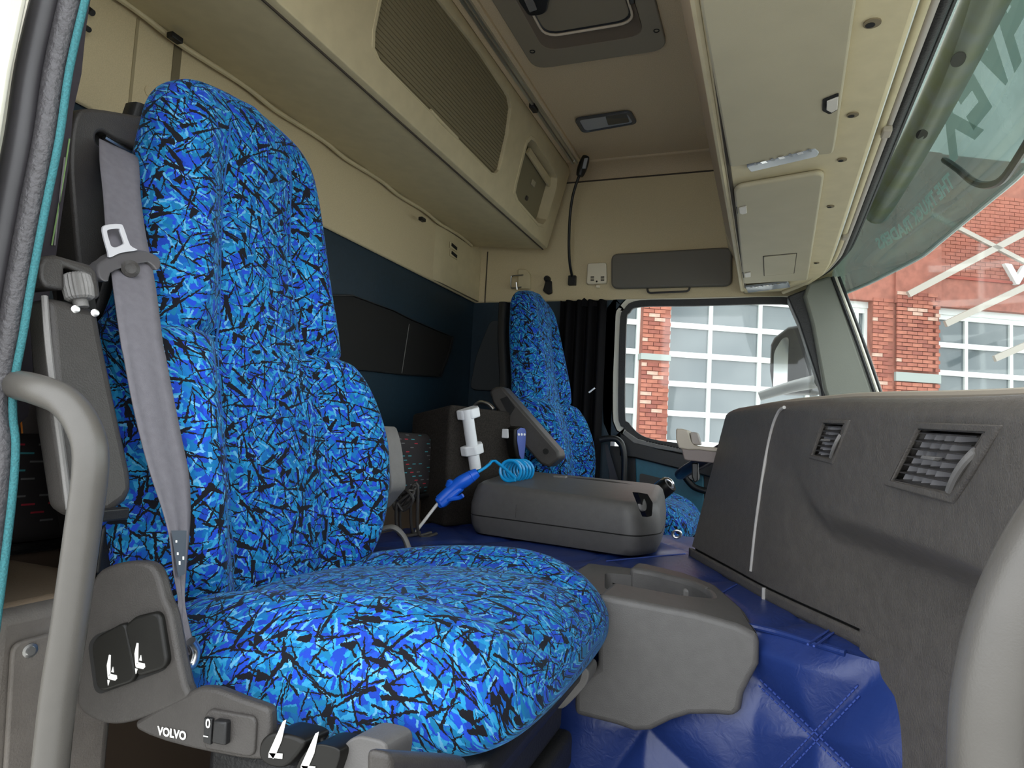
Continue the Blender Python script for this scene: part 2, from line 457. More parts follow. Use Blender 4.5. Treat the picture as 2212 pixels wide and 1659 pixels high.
obj('edge_hook', tube([at(190, 20, X=XR + .02), at(200, 28, X=XR + .03)], .006), BLKP, wr)
obj('edge_hook', tube([at(186, 60, X=XR + .02), at(192, 64, X=XR + .03)], .005), BLKP, wr)

# rear window, closed with a black blind
win = [(700, 640), (757, 640), (845, 672), (885, 692), (972, 728), (966, 760), (945, 812), (870, 808), (800, 800), (700, 790)]
wp = [at(a, b, X=XR + .004) for a, b in win]
w3 = struct('window_3', prism(wp, (.004, 0, 0)), VOID)
obj('window_frame', ringband(inset(wp, 1.035), wp, (.012, 0, 0)), BLKP, w3, bevel=.003)
obj('blind_joint', tube([at(884, 700, X=XR + .009), at(868, 806, X=XR + .009)], .0012, n=2), GREYP, w3)

# far wall
wl = struct('wall_left', box(-1.27, -.575, YF, 2.70, 0, 1.31), NAVY)
obj('upper_panel', box(XR, .24, YF - .002, 2.70, 1.31, 1.849), CREAM, wl, bevel=.006)
obj('panel_seam', tube([(XR, YF - .003, 1.803), (.1, YF - .003, 1.803)], .003, n=2), mat('seam shadow', (70, 62, 52), .9), wl)
obj('corner_seam', tube([(XR + .052, YF - .003, 1.53), (XR + .052, YF - .003, 1.31)], .0025, n=2), MATS['seam shadow'], wl)
def cove(u, v):
    a = v * math.pi / 2
    return (XR + u * 1.44, YF - .1 + .1 * math.cos(a), 1.802 + .048 * math.sin(a))
obj('roof_cove', grid(cove, 1, 8), LINER, wl, solid=.004)
pad = [(1062, 690), (1102, 700), (1092, 770), (1084, 846), (1016, 842), (1030, 770)]
obj('wall_pad', prism(roundpoly([at(a, b, Y=YF - .001) for a, b in pad], .03), (0, -.012, 0)), mat('dark slate pad', (58, 62, 66), .7), wl, bevel=.004)
for px in (1022, 1010):
    obj('stitched_seam', tube([at(px, 665, Y=YF - .002), at(px - 24, 860, Y=YF - .002)], .0016, n=3), mat('grey thread', (62, 76, 84), .8), wl)

# driver door with its window
dr = struct('door_1', box(-.575, .36, YF + .005, 2.70, 0, .735), BLKP)
opening = [(1352, 705), (1360, 675), (1385, 662), (1500, 660), (1688, 656), (1712, 668), (1730, 705), (1785, 850), (1792, 905), (1770, 965), (1600, 985), (1490, 963), (1420, 953), (1382, 940), (1358, 915), (1349, 890)]
op = [at(a, b, Y=YF) for a, b in opening]
def offs(pts, d):
    """push an outline in the X-Z plane outwards by d metres"""
    P = [np.array(p) for p in pts]; n = len(P); c = np.mean(P, axis=0); out = []
    for i in range(n):
        t = nrm(P[(i + 1) % n] - P[i - 1]); q = np.array([t[2], 0, -t[0]])
        if q.dot(P[i] - c) < 0: q = -q
        out.append(P[i] + q * d)
    return out
sm_op = cmr(op, 4, True)
obj('door_frame', ringband(offs(sm_op, .050), offs(sm_op, .018), (0, .03, 0)), BODYW, dr, bevel=.003)
obj('door_skin', ringband(offs(sm_op, .085), offs(sm_op, .045), (0, .02, 0)), NAVY, dr)
obj('window_gasket', ringband(offs(sm_op, .022), offs(sm_op, -.004), (0, -.014, 0)), RUB, dr, bevel=.004)
w1 = struct('window_1', prism(offs(sm_op, .008), (0, .004, 0)), GLASS)
w1.location.y += .01
# belt line, armrest rail, teal panel, pull pocket
obj('belt_rail', prism([at(a, b, Y=YF - .03) for a, b in ((1338, 935), (1372, 946), (1420, 968), (1500, 985), (1620, 1005), (1620, 1055), (1500, 1022), (1372, 990), (1338, 985))], (0, .05, 0)), BLKP, dr, bevel=.006)
obj('sill_trim', prism([at(a, b, Y=YF - .035) for a, b in ((1350, 930), (1376, 948), (1420, 960), (1500, 975), (1500, 982), (1418, 969), (1368, 957), (1345, 938))], (0, .03, 0)), GREYP, dr, bevel=.003)
obj('teal_panel', prism([at(a, b, Y=YF - .01) for a, b in ((1372, 985), (1470, 1010), (1520, 1020), (1520, 1120), (1376, 1120))], (0, .03, 0)), TEALP, dr, bevel=.004)
obj('dark_inlay', prism(roundpoly([at(a, b, Y=YF - .014) for a, b in ((1382, 1022), (1440, 1036), (1440, 1110), (1380, 1110))], .01), (0, .01, 0)), DKP, dr)
obj('pull_pocket', prism(roundpoly([at(a, b, Y=YF - .04) for a, b in ((1478, 1010), (1510, 1018), (1512, 1038), (1490, 1036))], .012), (0, .02, 0)), GREYP, dr)
obj('lower_sweep', tube([at(1470, 1010, Y=YF - .03), at(1480, 1030, Y=YF - .03), at(1500, 1052, Y=YF - .03), at(1530, 1062, Y=YF - .03)], .012, 10), BLKP, dr)
for k in range(12):
    c = at(1398 + k * 6.5, 953 + k * 1.4, Y=YF - .036)
    obj('vent_notch', obox(c, (1, 0, 0), (0, 1, 0), (0, 0, 1), .0035, .002, .0025), VOID, dr)

# far A-pillar and its grey trim
ap = struct('trim_1', prism([at(a, b, Y=2.50) for a, b in ((1788, 596), (1800, 596), (1895, 870), (1905, 900), (1800, 900), (1778, 840), (1752, 700), (1735, 640), (1745, 610))], (0, .09, 0)), mat('grey pillar trim', (122, 124, 114), .55, bump=.15, bscale=700), bevel=.012)
obj('black_edge', prism([at(a, b, Y=2.515) for a, b in ((1700, 640), (1745, 622), (1762, 650), (1800, 840), (1810, 900), (1780, 900), (1772, 840), (1726, 700), (1712, 668))], (0, .09, 0)), RUB, ap, bevel=.006)
for q, (d, m) in enumerate(((0, RUB), (7, BODYW), (14, RUB))):
    obj('screen_seal', tube([at(1798 + d, 598, Y=2.50), at(1845 + d, 722, Y=2.50), at(1900 + d, 880, Y=2.50)], .0055, 8, 4), m, ap)

# windscreen, curved towards the front, leaning
def wsx(y, z): return .205 + (1.38 - z) * .30 + .10 * max(0, 1 - ((y - 1.55) / .97) ** 2)
w2 = struct('window_2', grid(lambda u, v: (wsx(.5 + 2.04 * u, .84 + .60 * v), .5 + 2.04 * u, .84 + .60 * v), 30, 10), WGLASS)
struct('wall_front', join(box(.205, .24, .40, 2.68, 1.43, ZR + .06), box(.62, .68, .40, 2.68, -.06, .80)), BODYW)
# near side of the body: wall behind the door opening, roof rail and front pillar
wn = struct('wall_right', join(box(-1.27, -.72, .38, .45, -.06, ZR + .06), box(-.72, .30, .38, .45, 1.66, ZR + .06), box(.24, .34, .38, .45, -.06, 1.66)), BODYW)
# ================================================================== OUTSIDE: brick workshop opposite
ang = math.radians(27.5)
TV = np.array([math.cos(ang), math.sin(ang), 0]); NV = np.array([math.sin(ang), -math.cos(ang), 0])
OF = at(1660, 800, D=12.5)
def fac(px, py, off=0.0): return onplane(px, py, OF + NV * off, NV)
def fs(px, py=800):
    p = fac(px, py); return float((p - OF).dot(TV))
def fz(px, py): return float(fac(px, py)[2])
def FP(s, z, off=0.0):
    p = OF + TV * s + NV * off; return np.array([p[0], p[1], z])
def fbox(s0, s1, z0, z1, o0, o1):
    return prism([FP(s0, z0, o0), FP(s1, z0, o0), FP(s1, z0, o1), FP(s0, z0, o1)], (0, 0, z1 - z0))
BR = [mat('red brick', (152, 90, 74), .85, noise=.12, nscale=9), mat('orange brick', (162, 100, 82), .85, noise=.12, nscale=9), mat('dark red brick', (136, 78, 66), .85, noise=.12, nscale=9), mat('pale brick', (186, 152, 136), .85, noise=.15, nscale=9)]
MORT = mat('brick wall with mortar', (148, 92, 78), .9, noise=.15, nscale=6)
STONE = mat('pale stone band', (150, 156, 152), .7)
DFR = mat('white door frame', (214, 218, 216), .4)
DPANE = mat('workshop door pane', (84, 92, 96), .10, noise=.25, nscale=.6, rgb2=(112, 118, 120))
ZG = -1.30
bd = thing('brick_building', 'red brick workshop with white framed glazed roller doors across the yard', 'building', FP(0, ZG))
zt = fz(2100, 667)          # top of the door openings
s_p0a, s_p0b = fs(1385), fs(1445)
s_p1a, s_p1b = fs(1932), fs(2029)
s_end = fs(2212) + 3.2
ztop = zt + 3.0
obj('wall', fbox(-9, s_end, zt, ztop, -.30, 0), MORT, bd)
obj('wall', fbox(-9, s_end, ZG, ztop, -.9, -.55), mat('dim hall wall', (120, 118, 112), .9), bd)
obj('pier', fbox(s_p0a, s_p0b, ZG, zt, -.5, -.012), MORT, bd)
obj('pier', fbox(s_p1a - .45, s_p1b, ZG, zt, -.5, -.012), MORT, bd)
obj('pier', fbox(s_p1a - .02, s_p1b, zt - .01, ztop, -.1, .05), MORT, bd)
zb = fz(1980, 818)
obj('stone_band', fbox(s_p1a, s_p1b, zb - .07, zb + .10, -.2, .05), STONE, bd)
zb0 = fz(1415, 772)
obj('stone_band', fbox(s_p0a - .02, s_p0b + .02, zb0 - .05, zb0 + .06, -.2, .03), STONE, bd)
# bricks: courses of two shared meshes
def brickmesh(nm, L, m):
    v, f = prism([TV * (-L / 2) + NV * -.02 + np.array([0, 0, -.031]), TV * (L / 2) + NV * -.02 + np.array([0, 0, -.031]), TV * (L / 2) + NV * .012 + np.array([0, 0, -.031]), TV * (-L / 2) + NV * .012 + np.array([0, 0, -.031])], (0, 0, .062))
    me = bpy.data.meshes.new(nm); me.from_pydata([tuple(p) for p in v], [], f); me.materials.append(m); me.update()
    return me
BM = {(L, k): brickmesh('brick', L, BR[k]) for L in (.20, .095) for k in range(4)}
rb = random.Random(3)
def lay(s0, s1, z0, z1, off=0.0, skip=lambda s, z: False):
    n = 0; z = z0; row = 0
    while z < z1:
        s = s0 + (.05 if row % 2 else .10)
        first = True
        while s < s1 + .01:
            L = .095 if (first and row % 2) else .20
            if s + L / 2 > s1 + .008: L = .095
            if s + L / 2 > s1 + .008: break
            if not skip(s, z):
                k = rb.choices((0, 1, 2, 3), (5, 4, 3, 1.2))[0]
                o = bpy.data.objects.new('brick', BM[(L, k)]); COL.objects.link(o); o.parent = bd
                o.location = V3(FP(s, z, off)) - LOC[bd.name]; n += 1
            s += (L / 2 + .01 + .10); first = False
        z += .075; row += 1
    return n
NB = lay(s_p0a, s_p0b, .45, zt, 0, lambda s, z: abs(z - zb0) < .07)
NB += lay(s_p1a, s_p1b, zb - .35, zt + .25, .055, lambda s, z: zb - .1 < z < zb + .13)
NB += lay(s_p1a - .45, s_p1a - .03, zb - .35, zt + .1, 0)
fld = []
row = 0; z = zt + .66
while z < zt + 2.3:
    s = s_p1b + .11 + (.105 if row % 2 else 0)
    while s < s_end - .2:
        fld.append(prism([FP(s - .1, z - .031, -.02), FP(s + .1, z - .031, -.02), FP(s + .1, z - .031, .012), FP(s - .1, z - .031, .012)], (0, 0, .062))); s += .21
    z += .075; row += 1
obj('brick_field', join(*fld), BR[0], bd, smooth=False, kind='stuff')
# glazed doors: rails, mullions and panes
def garage(sa, sb, muls, rails):
    d = obj('garage_door', join(fbox(sa, sa + .06, ZG, zt, -.28, -.16), fbox(sb - .06, sb, ZG, zt, -.28, -.16), fbox(sa, sb, zt - .12, zt, -.28, -.14)), DFR, bd)
    for z in rails: obj('rail', fbox(sa, sb, z - .05, z + .05, -.27, -.17), DFR, d)
    for s in muls: obj('mullion', fbox(s - .035, s + .035, ZG, zt, -.265, -.175), DFR, d)
    ss = [sa] + list(muls) + [sb]; zz = sorted(rails) + [zt]
    for i in range(len(ss) - 1):
        for j in range(len(zz) - 1):
            obj('pane', fbox(ss[i], ss[i + 1], zz[j], zz[j + 1], -.24, -.22), DPANE, d)
dz = abs(fz(1500, 765) - fz(1500, 701)); z1 = fz(1500, 701)
pw = fs(1650) - fs(1541)
rl = [z1 + dz * k for k in range(-5, 5) if z1 + dz * k < zt - .15]
m0 = fs(1541)
garage(s_p0b, s_p1a - .45, [m0 + pw * k for k in range(0, 8) if s_p0b + .1 < m0 + pw * k < s_p1a - .5], rl)
z2 = fz(2103, 746)
rl2 = [z2 + dz * k for k in range(-5, 3) if z2 + dz * k < zt - .15]
m2 = fs(2103)
garage(s_p1b, s_p1b + 4.2, [m2 + pw * k for k in range(0, 4)], rl2)
garage(s_p0a - 4.2, s_p0a, [s_p0a - pw * k for k in range(1, 4)] + [s_p0a - .35], rl)
obj('crash_bar', tube([FP(s_p0b + .1, z1 - 3.3 * dz, -.5), FP(s_p1a - .5, z1 - 3.35 * dz, -.5)], .04, n=2), mat('red bar', (190, 70, 70), .5), bd)
# raised white sign letter on the upper wall
c = fac(2193, 595, .08)
obj('sign_letter', textgeo('V', .5, fac(2194, 596, .04), TV * 1.5, (0, 0, 1), depth=.05, bold=.022), DFR, bd, smooth=False, label='raised white letter V of the wall sign')
# soldier course ledge and pale diagonal bars in front of the wall
obj('lintel_ledge', fbox(s_p1b, s_end, zt + .55, zt + .60, -.05, .03), mat('dark joint', (150, 74, 60), .9), bd)
PALE = mat('pale warm grey', (158, 150, 140), .45)
for a, b in (((1962, 636), (2260, 478)), ((2042, 700), (2260, 598)), ((2148, 775), (2260, 726)), ((2010, 462), (2260, 590))):
    p, q = fac(*a, .35), fac(*b, .35)
    obj('diagonal_bar', obox((p + q) / 2, q - p, NV, np.cross(nrm(q - p), NV), np.linalg.norm(q - p) / 2, .03, .058 if a[1] != 462 else .04), PALE, bd)

# mirror on the driver's side, outside the window
mr = thing('wing_mirror', 'black wing mirror seen through the driver window', 'mirror', at(1700, 870, Y=3.0))
hs = [(1662, 745), (1670, 728), (1700, 705), (1728, 700), (1745, 720), (1752, 850), (1668, 850), (1660, 800)]
obj('housing', prism([at(a, b, Y=3.02) for a, b in hs], (.05, .10, 0)), BLKP, mr, bevel=.015)
obj('mirror_glass', prism(roundpoly([at(a, b, Y=3.018) for a, b in ((1672, 760), (1690, 730), (1704, 728), (1700, 842), (1670, 842))], .02), (0, -.003, 0)), CHROME, mr)
obj('mirror_arm', tube([at(1640, 856, Y=2.85), at(1700, 838, Y=2.85), at(1762, 824, Y=2.78), at(1778, 822, Y=2.68)], lambda t: .018 + .012 * t, 12), mat('silver grey arm', (116, 118, 116), .4), mr)

# smoked sun visor hung outside in front of the windscreen, with the dealer's lettering
def vx(y): return interp(y, [.3, .9, 1.5, 2.1, 2.4, 2.62], [.36, .43, .44, .38, .29, .205])
def visp(y, v): return np.array([max(.255 if y < 2.3 else .2, vx(y) - .13 * v), y, 1.30 + .30 * v])
vi = thing('sun_visor', 'smoked translucent sun visor with mirrored lettering outside the windscreen', 'sun visor', (.4, 1.5, 1.3))
obj('visor_sheet', grid(lambda u, v: visp(.45 + 2.17 * u, v), 44, 6), VISOR, vi, solid=.005)
obj('visor_edge', tube([visp(.45 + 2.17 * k / 20, 0) for k in range(21)], .006, 8, 2), mat('pale acrylic edge', (176, 190, 186), .4), vi)
def lettmat():
    T = NT('grey green sticker vinyl'); T.b.inputs['Base Color'].default_value = s2l((170, 190, 182)); T.b.inputs['Roughness'].default_value = .5
    tl = T.n('ShaderNodeBsdfTranslucent'); tl.inputs[0].default_value = s2l((205, 218, 212))
    m = T.n('ShaderNodeMixShader'); m.inputs[0].default_value = .8; T.l(T.b.outputs[0], m.inputs[1]); T.l(tl.outputs[0], m.inputs[2]); T.l(m.outputs[0], T.out.inputs[0])
    return T.m
LETT = lettmat()
def onvis(y0, v0):
    return lambda x, y, z: visp(y0 + x, v0 + y / .345) + np.array([-.005, 0, -.002])
for ch, px, py, sz in (('X', 2062, 262, .21), ('E', 2098, 190, .21), ('V', 2142, 108, .21), ('A', 2192, 24, .21)):
    r = ray(px, py); best = min(((abs((CAM + r * t)[0] - visp((CAM + r * t)[1], ((CAM + r * t)[2] - 1.30) / .30)[0]), t) for t in np.linspace(.5, 2.2, 600)))
    p = CAM + r * best[1]
    obj('lettering', textgeo(ch, sz, None, (0, 1, 0), (0, 0, 1), bold=.008, fn=onvis(p[1], (p[2] - 1.30) / .30)), LETT, vi, smooth=False)
r = ray(1955, 440); best = min(((abs((CAM + r * t)[0] - visp((CAM + r * t)[1], ((CAM + r * t)[2] - 1.30) / .30)[0]), t) for t in np.linspace(.5, 2.6, 600)))
p = CAM + r * best[1]
def visat(px, py):
    r = ray(px, py); b_ = min(((abs((CAM + r * t)[0] - visp((CAM + r * t)[1], ((CAM + r * t)[2] - 1.30) / .30)[0]), t) for t in np.linspace(.5, 2.8, 900))); return CAM + r * b_[1]
pa, pb = visat(2050, 372), visat(1908, 540); p = (pa + pb) / 2
obj('lettering', textgeo('THE TRUCK TRADERS', (pb[1] - pa[1]) / 9.6, None, (0, 1, 0), (0, 0, 1), bold=.002, fn=onvis(p[1], (p[2] - 1.30) / .30)), LETT, vi, smooth=False)
# aluminium carrier behind the visor with oval holes, and a black cable loom
vb = thing('visor_carrier', 'dull stained aluminium tube with oval holes along the windscreen top', 'metal tube', (.30, 1.5, 1.44))
obj('tube', tube([(.295, .45, 1.475), (.305, 1.5, 1.475), (.285, 2.2, 1.465)], .035, 18, 8), mat('stained dull aluminium', (138, 144, 138), .45, metal=.4, noise=.3, nscale=14, rgb2=(132, 138, 104)), vb)
for y in (1.32, 1.62, 2.0):
    dq = nrm([-.30, 0, -.95]); cq = np.array([.303, y, 1.475]) + dq * .0335; tq = np.cross(dq, (0, 1, 0))
    obj('oval_hole', prism([cq + np.array([0, .024 * math.cos(a), 0]) + tq * (.011 * math.sin(a)) for a in np.linspace(0, 2 * math.pi, 16, endpoint=False)], dq * .002), VOID, vb)
tag(obj('cable_loom', tube([at(a, b, X=.36) for a, b in ((2040, 345), (2070, 366), (2102, 392), (2132, 400), (2165, 388), (2200, 340), (2230, 290))], .007, 8), BLKP), 'black cable loom hanging behind the smoked sun visor', 'cable')
# ================================================================== OVERHEAD
def cut(o, *geos, bevel=0.0, seg=2):
    """carve recesses out of a part, then keep only the carved mesh"""
    tmp = []
    o0 = LOC[o.name]
    for g in geos:
        me = bpy.data.meshes.new('c'); me.from_pydata([tuple(V3(v) - o0) for v in g[0]], [], g[1])
        bm = bmesh.new(); bm.from_mesh(me); bmesh.ops.recalc_face_normals(bm, faces=bm.faces); bm.to_mesh(me); bm.free()
        c = bpy.data.objects.new('c', me); COL.objects.link(c); c.parent = o.parent; c.location = o.location
        md = o.modifiers.new('b', 'BOOLEAN'); md.object = c; md.operation = 'DIFFERENCE'; md.solver = 'EXACT'; tmp.append(c)
    bpy.context.view_layer.update()
    dg = bpy.context.evaluated_depsgraph_get()
    nm = bpy.data.meshes.new_from_object(o.evaluated_get(dg))
    o.modifiers.clear(); old = o.data; o.data = nm; nm.name = o.name
    for p in nm.polygons: p.use_smooth = True
    nm.set_sharp_from_angle(angle=math.radians(30))
    for c in tmp: bpy.data.objects.remove(c)
    if bevel:
        md = o.modifiers.new('bevel', 'BEVEL'); md.width = bevel; md.segments = seg; md.limit_method = 'ANGLE'; md.angle_limit = math.radians(40)
    return o
# ---- storage locker across the rear wall
SP0 = np.array([-.85, 0, 1.51]); SE = nrm([.09, 0, .34]); SN = nrm([.34, 0, -.09])
def sp(px, py, off=0.0): return onplane(px, py, SP0 + SN * off, SN)
Y0s, Y1s = .48, 2.545
sh = thing('overhead_locker', 'long cream overhead locker with ribbed shutter above the rear wall', 'locker', (-1.0, 1.5, 1.51))
prof = [(XR + .014, 1.535), (-.862, 1.508), (-.848, 1.512), (-.843, 1.53), (-.768, 1.815), (-.775, 1.845), (XR + .014, 1.845)]
body = obj('body', prism([(x, Y0s, z) for x, z in prof], (0, Y1s - Y0s, 0)), CREAMP, sh, sharp=50)
SO = [(840, -60), (823, 0), (809, 69), (808, 103), (820, 130), (1060, 372), (1070, 374), (1078, 366), (1095, 292), (1103, 234), (1098, 208), (1036, 113), (947, 0), (903, -60)]
CU = [(1146, 301), (1154, 306), (1193, 365), (1202, 385), (1200, 405), (1180, 474), (1171, 484), (1161, 481), (1118, 432), (1112, 415), (1116, 395), (1138, 310)]
so = [sp(a, b) for a, b in SO]; cu = [sp(a, b) for a, b in CU]
cut(body, prism([p + SN * .02 for p in so], -SN * .035), prism([p + SN * .02 for p in cu], -SN * .07), bevel=.006, seg=3)
obj('shutter_rim', ringband(inset(so, 1.03), so, SN * .003), CREAMP, sh, bevel=.001)
obj('cubby_rim', ringband(inset(cu, 1.09), cu, SN * .004), CREAMP, sh, bevel=.0015)
def clip(poly, lo, hi):
    for s, lim in ((1, lo), (-1, hi)):
        out = []
        for i in range(len(poly)):
            a, b = poly[i - 1], poly[i]
            da, db = s * (a[1] - lim), s * (b[1] - lim)
            if da >= 0: out.append(a)
            if da * db < 0:
                t = da / (da - db); out.append((a[0] + (b[0] - a[0]) * t, a[1] + (b[1] - a[1]) * t))
        poly = out
        if len(poly) < 3: return []
    return poly
s2 = [(p[1], float((p - SP0).dot(SE))) for p in inset(so, .997)]
bmin, bmax = min(b for a, b in s2), max(b for a, b in s2)
ns = 24; db = (bmax - bmin) / ns
for k in range(ns):
    pl = clip(s2, bmin + k * db + .0006, bmin + (k + 1) * db - .0006)
    if len(pl) >= 3:
        obj('shutter_slat', prism([SP0 + SE * b + np.array([0, a, 0]) - SN * .013 for a, b in pl], SN * .006), SHUT, sh, bevel=.0012, seg=2)
obj('shutter_backing', prism([p - SN * .0145 for p in so], SN * .001), mat('shutter joint', (84, 76, 58), .9), sh)
obj('shutter_handle', tube([sp(930, 238, .0), sp(958, 268, .004), sp(988, 299, .0)], .0045, 8, 6), CREAMP, sh)
obj('cubby_back', prism([p - SN * .045 for p in inset(cu, .99)], SN * .004), mat('olive grey plate', (132, 124, 98), .6), sh)
obj('cubby_bar', prism([sp(a, b, -.035) for a, b in ((1134, 330), (1140, 318), (1198, 404), (1192, 418))], SN * .012), CREAMP, sh, bevel=.003)
obj('cubby_socket', obox(sp(1152, 396, -.038), (0, 1, 0), SE, SN, .016, .010, .003), LID, sh, bevel=.002)
obj('cubby_socket', obox(sp(1138, 428, -.038), (0, 1, 0), SE, SN, .008, .008, .003), DKP, sh, bevel=.002)
obj('lower_joint', tube([(-.866, Y0s, 1.5075), (-.866, Y1s, 1.5075)], .003, 6, 2), MATS['seam shadow'], sh)
obj('rear_seal', tube([(XR + .03, .5 + .1 * k, 1.528 + .004 * math.sin(k * 2.1)) for k in range(21)], .006, 8, 4), CREAMP, sh)
for px, py in ((378, 82), (912, 474)):
    obj('clip', obox(at(px, py, X=XR + .05), (1, 0, 0), (0, 1, 0), (0, 0, 1), .008, .014, .006), BLKP, sh, bevel=.002)
tag(obj('curtain_hook', obox(at(1153, 231, Z=1.835), (1, 0, 0), (0, 1, 0), (0, 0, 1), .010, .022, .012), BLKP, bevel=.004), 'small black hook between the locker top and the roof rail', 'hook')
# ---- curtain rail across the roof
rl_ = thing('curtain_rail', 'thin double metal curtain rail across the roof lining', 'rail', (-.735, 1.6, 1.84))
obj('rail_base', box(-.772, -.712, .55, 2.50, 1.838, 1.851), LINER, rl_, bevel=.003)
obj('rail_profile', box(-.748, -.740, .55, 2.50, 1.830, 1.840), ALU, rl_)
obj('rail_profile', box(-.732, -.724, .55, 2.50, 1.828, 1.840), ALU, rl_)
obj('end_screw', lathe((-.73, 2.47, 1.829), (0, 0, -1), [(.006, 0), (.006, .003), (0, .004)], 10), METAL, rl_)
# ---- roof hatch
hp = [(-.675, 1.05), (-.285, 1.05), (-.285, 1.822), (-.675, 1.822)]
ht = thing('roof_hatch', 'grey beige roof hatch with black latch and recessed frame', 'hatch', (-.48, 1.45, 1.83))
fo = roundpoly([(x, y, 1.838) for x, y in hp], .05); fi = roundpoly([(-.615, 1.1, 1.838), (-.335, 1.1, 1.838), (-.335, 1.735, 1.838), (-.615, 1.735, 1.838)], .05)
HB = mat('hatch frame plastic', (134, 124, 106), .65, bump=.1, bscale=700)
obj('frame', ringband(fo, fi, (0, 0, .013)), HB, ht, bevel=.004)
obj('recess', ringband(fi, roundpoly([(-.60, 1.1, 1.85), (-.35, 1.1, 1.85), (-.35, 1.69, 1.85), (-.60, 1.69, 1.85)], .04), (0, 0, .004)), mat('brown recess', (106, 94, 80), .8), ht)
ld = roundpoly([(-.59, 1.1, 1.842), (-.355, 1.1, 1.842), (-.355, 1.665, 1.842), (-.59, 1.665, 1.842)], .045)
lid_ = obj('lid', prism(ld, (0, 0, .012)), HB, ht, bevel=.004)
obj('lid_seal', tube([p + np.array([0, 0, .006]) for p in inset(ld, 1.015)], .006, 8, 1, closed=True), RUB, ht)
obj('lid_bead', tube([p + np.array([0, 0, .0]) for p in inset(ld, 1.045)], .0035, 8, 1, closed=True), mat('pale bead', (206, 192, 172), .5), ht)
lat = obj('latch', prism(roundpoly([at(a, b, Z=1.83) for a, b in ((1110, -40), (1120, 5), (1142, 36), (1170, 34), (1182, 26), (1196, -40))], .012), (0, 0, .02)), BLKP, ht, bevel=.004)
obj('latch_release', prism([at(a, b, Z=1.826) for a, b in ((1132, 2), (1150, -2), (1160, 22), (1144, 28))], (0, 0, .01)), GREYP, lat, bevel=.002)
obj('stay', prism([at(a, b, Z=1.832) for a, b in ((1356, -10), (1368, -10), (1372, 8), (1360, 12))], (0, 0, .02)), BLKP, ht, bevel=.003)
for a, b in ((1150, 111), (1418, 66)):
    obj('screw', lathe(at(a, b, Z=1.838), (0, 0, -1), [(.008, -.002), (.008, .0015), (.006, .0015), (.0055, -.001), (0, -.001)], 14), VOID, ht)
# ---- roof lamp
rp_ = [at(a, b, Z=1.848) for a, b in ((1240, 254), (1362, 236), (1378, 262), (1258, 283))]
lm = thing('interior_lamp', 'oblong clear interior lamp set in the roof lining', 'lamp', at(1310, 260, Z=1.848))
ro = roundpoly(rp_, .022)
CLEAR = mat('ribbed clear lens', (150, 156, 164), .12, spec=.8)
obj('bezel', ringband(ro, inset(ro, .86), (0, 0, -.010)), mat('dark clear bezel', (70, 74, 80), .15), lm, bevel=.003)
obj('lens', prism(inset(ro, .87), (0, 0, -.006)), CLEAR, lm, bevel=.002)
obj('switch', prism(inset(roundpoly([at(a, b, Z=1.841) for a, b in ((1308, 250), (1352, 243), (1360, 262), (1314, 269))], .006), 1), (0, 0, -.003)), mat('smoky lens', (52, 58, 64), .2), lm)
# ---- gooseneck map lamp
gl = thing('gooseneck_lamp', 'black gooseneck map lamp bent up the cream side wall', 'lamp', at(1235, 606, Y=YF))
gb = at(1235, 605, Y=YF - .02)
obj('base', obox(gb + np.array([0, .009, 0]), (1, 0, 0), (0, 1, 0), (0, 0, 1), .016, .010, .020), BLKP, gl, bevel=.003)
obj('neck', tube([gb + np.array([0, .01, .01]), at(1231, 570, Y=2.56), at(1229, 530, Y=2.53), at(1231, 470, Y=2.50), at(1237, 425, Y=2.48), at(1248, 388, Y=2.46), at(1256, 372, Y=2.45)], .0055, 10), BLKP, gl)
hd = obj('lamp_head', tube([at(1252, 380, Y=2.45), at(1256, 368, Y=2.45), at(1262, 350, Y=2.45), at(1266, 338, Y=2.45)], lambda t: .012 + .007 * math.sin(math.pi * min(1, t * .9 + .05)), 14), BLKP, gl)
obj('lens', obox(at(1264, 353, Y=2.43), at(1268, 338, Y=2.43) - at(1262, 366, Y=2.43), (1, 0, 0), (0, 1, 0), .020, .007, .004), CLEAR, hd, bevel=.002)
# ---- things on the far wall under the roof
hk = thing('coat_hook', 'cream wire coat hook on the side wall above the driver seat', 'hook', at(1118, 618, Y=YF))
obj('plate', prism(roundpoly([at(a, b, Y=YF) for a, b in ((1122, 584), (1140, 584), (1148, 594), (1148, 626), (1122, 626))], .006), (0, -.02, 0)), CREAMP, hk, bevel=.004)
obj('wire', tube([at(a, b, Y=YF - .03) for a, b in ((1130, 594), (1108, 596), (1104, 600), (1104, 620), (1110, 622), (1126, 620))], .003, 8, 4), METAL, hk)
obj('pin', tube([at(1115, 610, Y=YF - .035), at(1117, 626, Y=YF - .03)], .004, 8, 3), METAL, hk)
sk = thing('belt_hook', 'black plastic hook beside the driver seat head', 'hook', at(1182, 632, Y=YF))
obj('knob', lathe(at(1184, 604, Y=YF), (0, -1, 0), [(.013, 0), (.013, .02), (.009, .026), (0, .026)], 16), BLKP, sk)
obj('tail', prism([at(a, b, Y=YF - .018) for a, b in ((1178, 606), (1191, 606), (1192, 632), (1184, 636), (1172, 628))], (0, .014, 0)), BLKP, sk, bevel=.004)
al = thing('gas_alarm', 'small square cream alarm box with two slot grilles on the side wall', 'alarm', at(1291, 618, Y=YF))
ab = roundpoly([at(a, b, Y=YF - .001) for a, b in ((1271, 571), (1312, 569), (1313, 614), (1269, 617))], .012)
CASE = mat('ivory alarm case', (222, 212, 188), .4)
cs = obj('case', prism(ab, (0, -.022, 0)), CASE, al, bevel=.005)
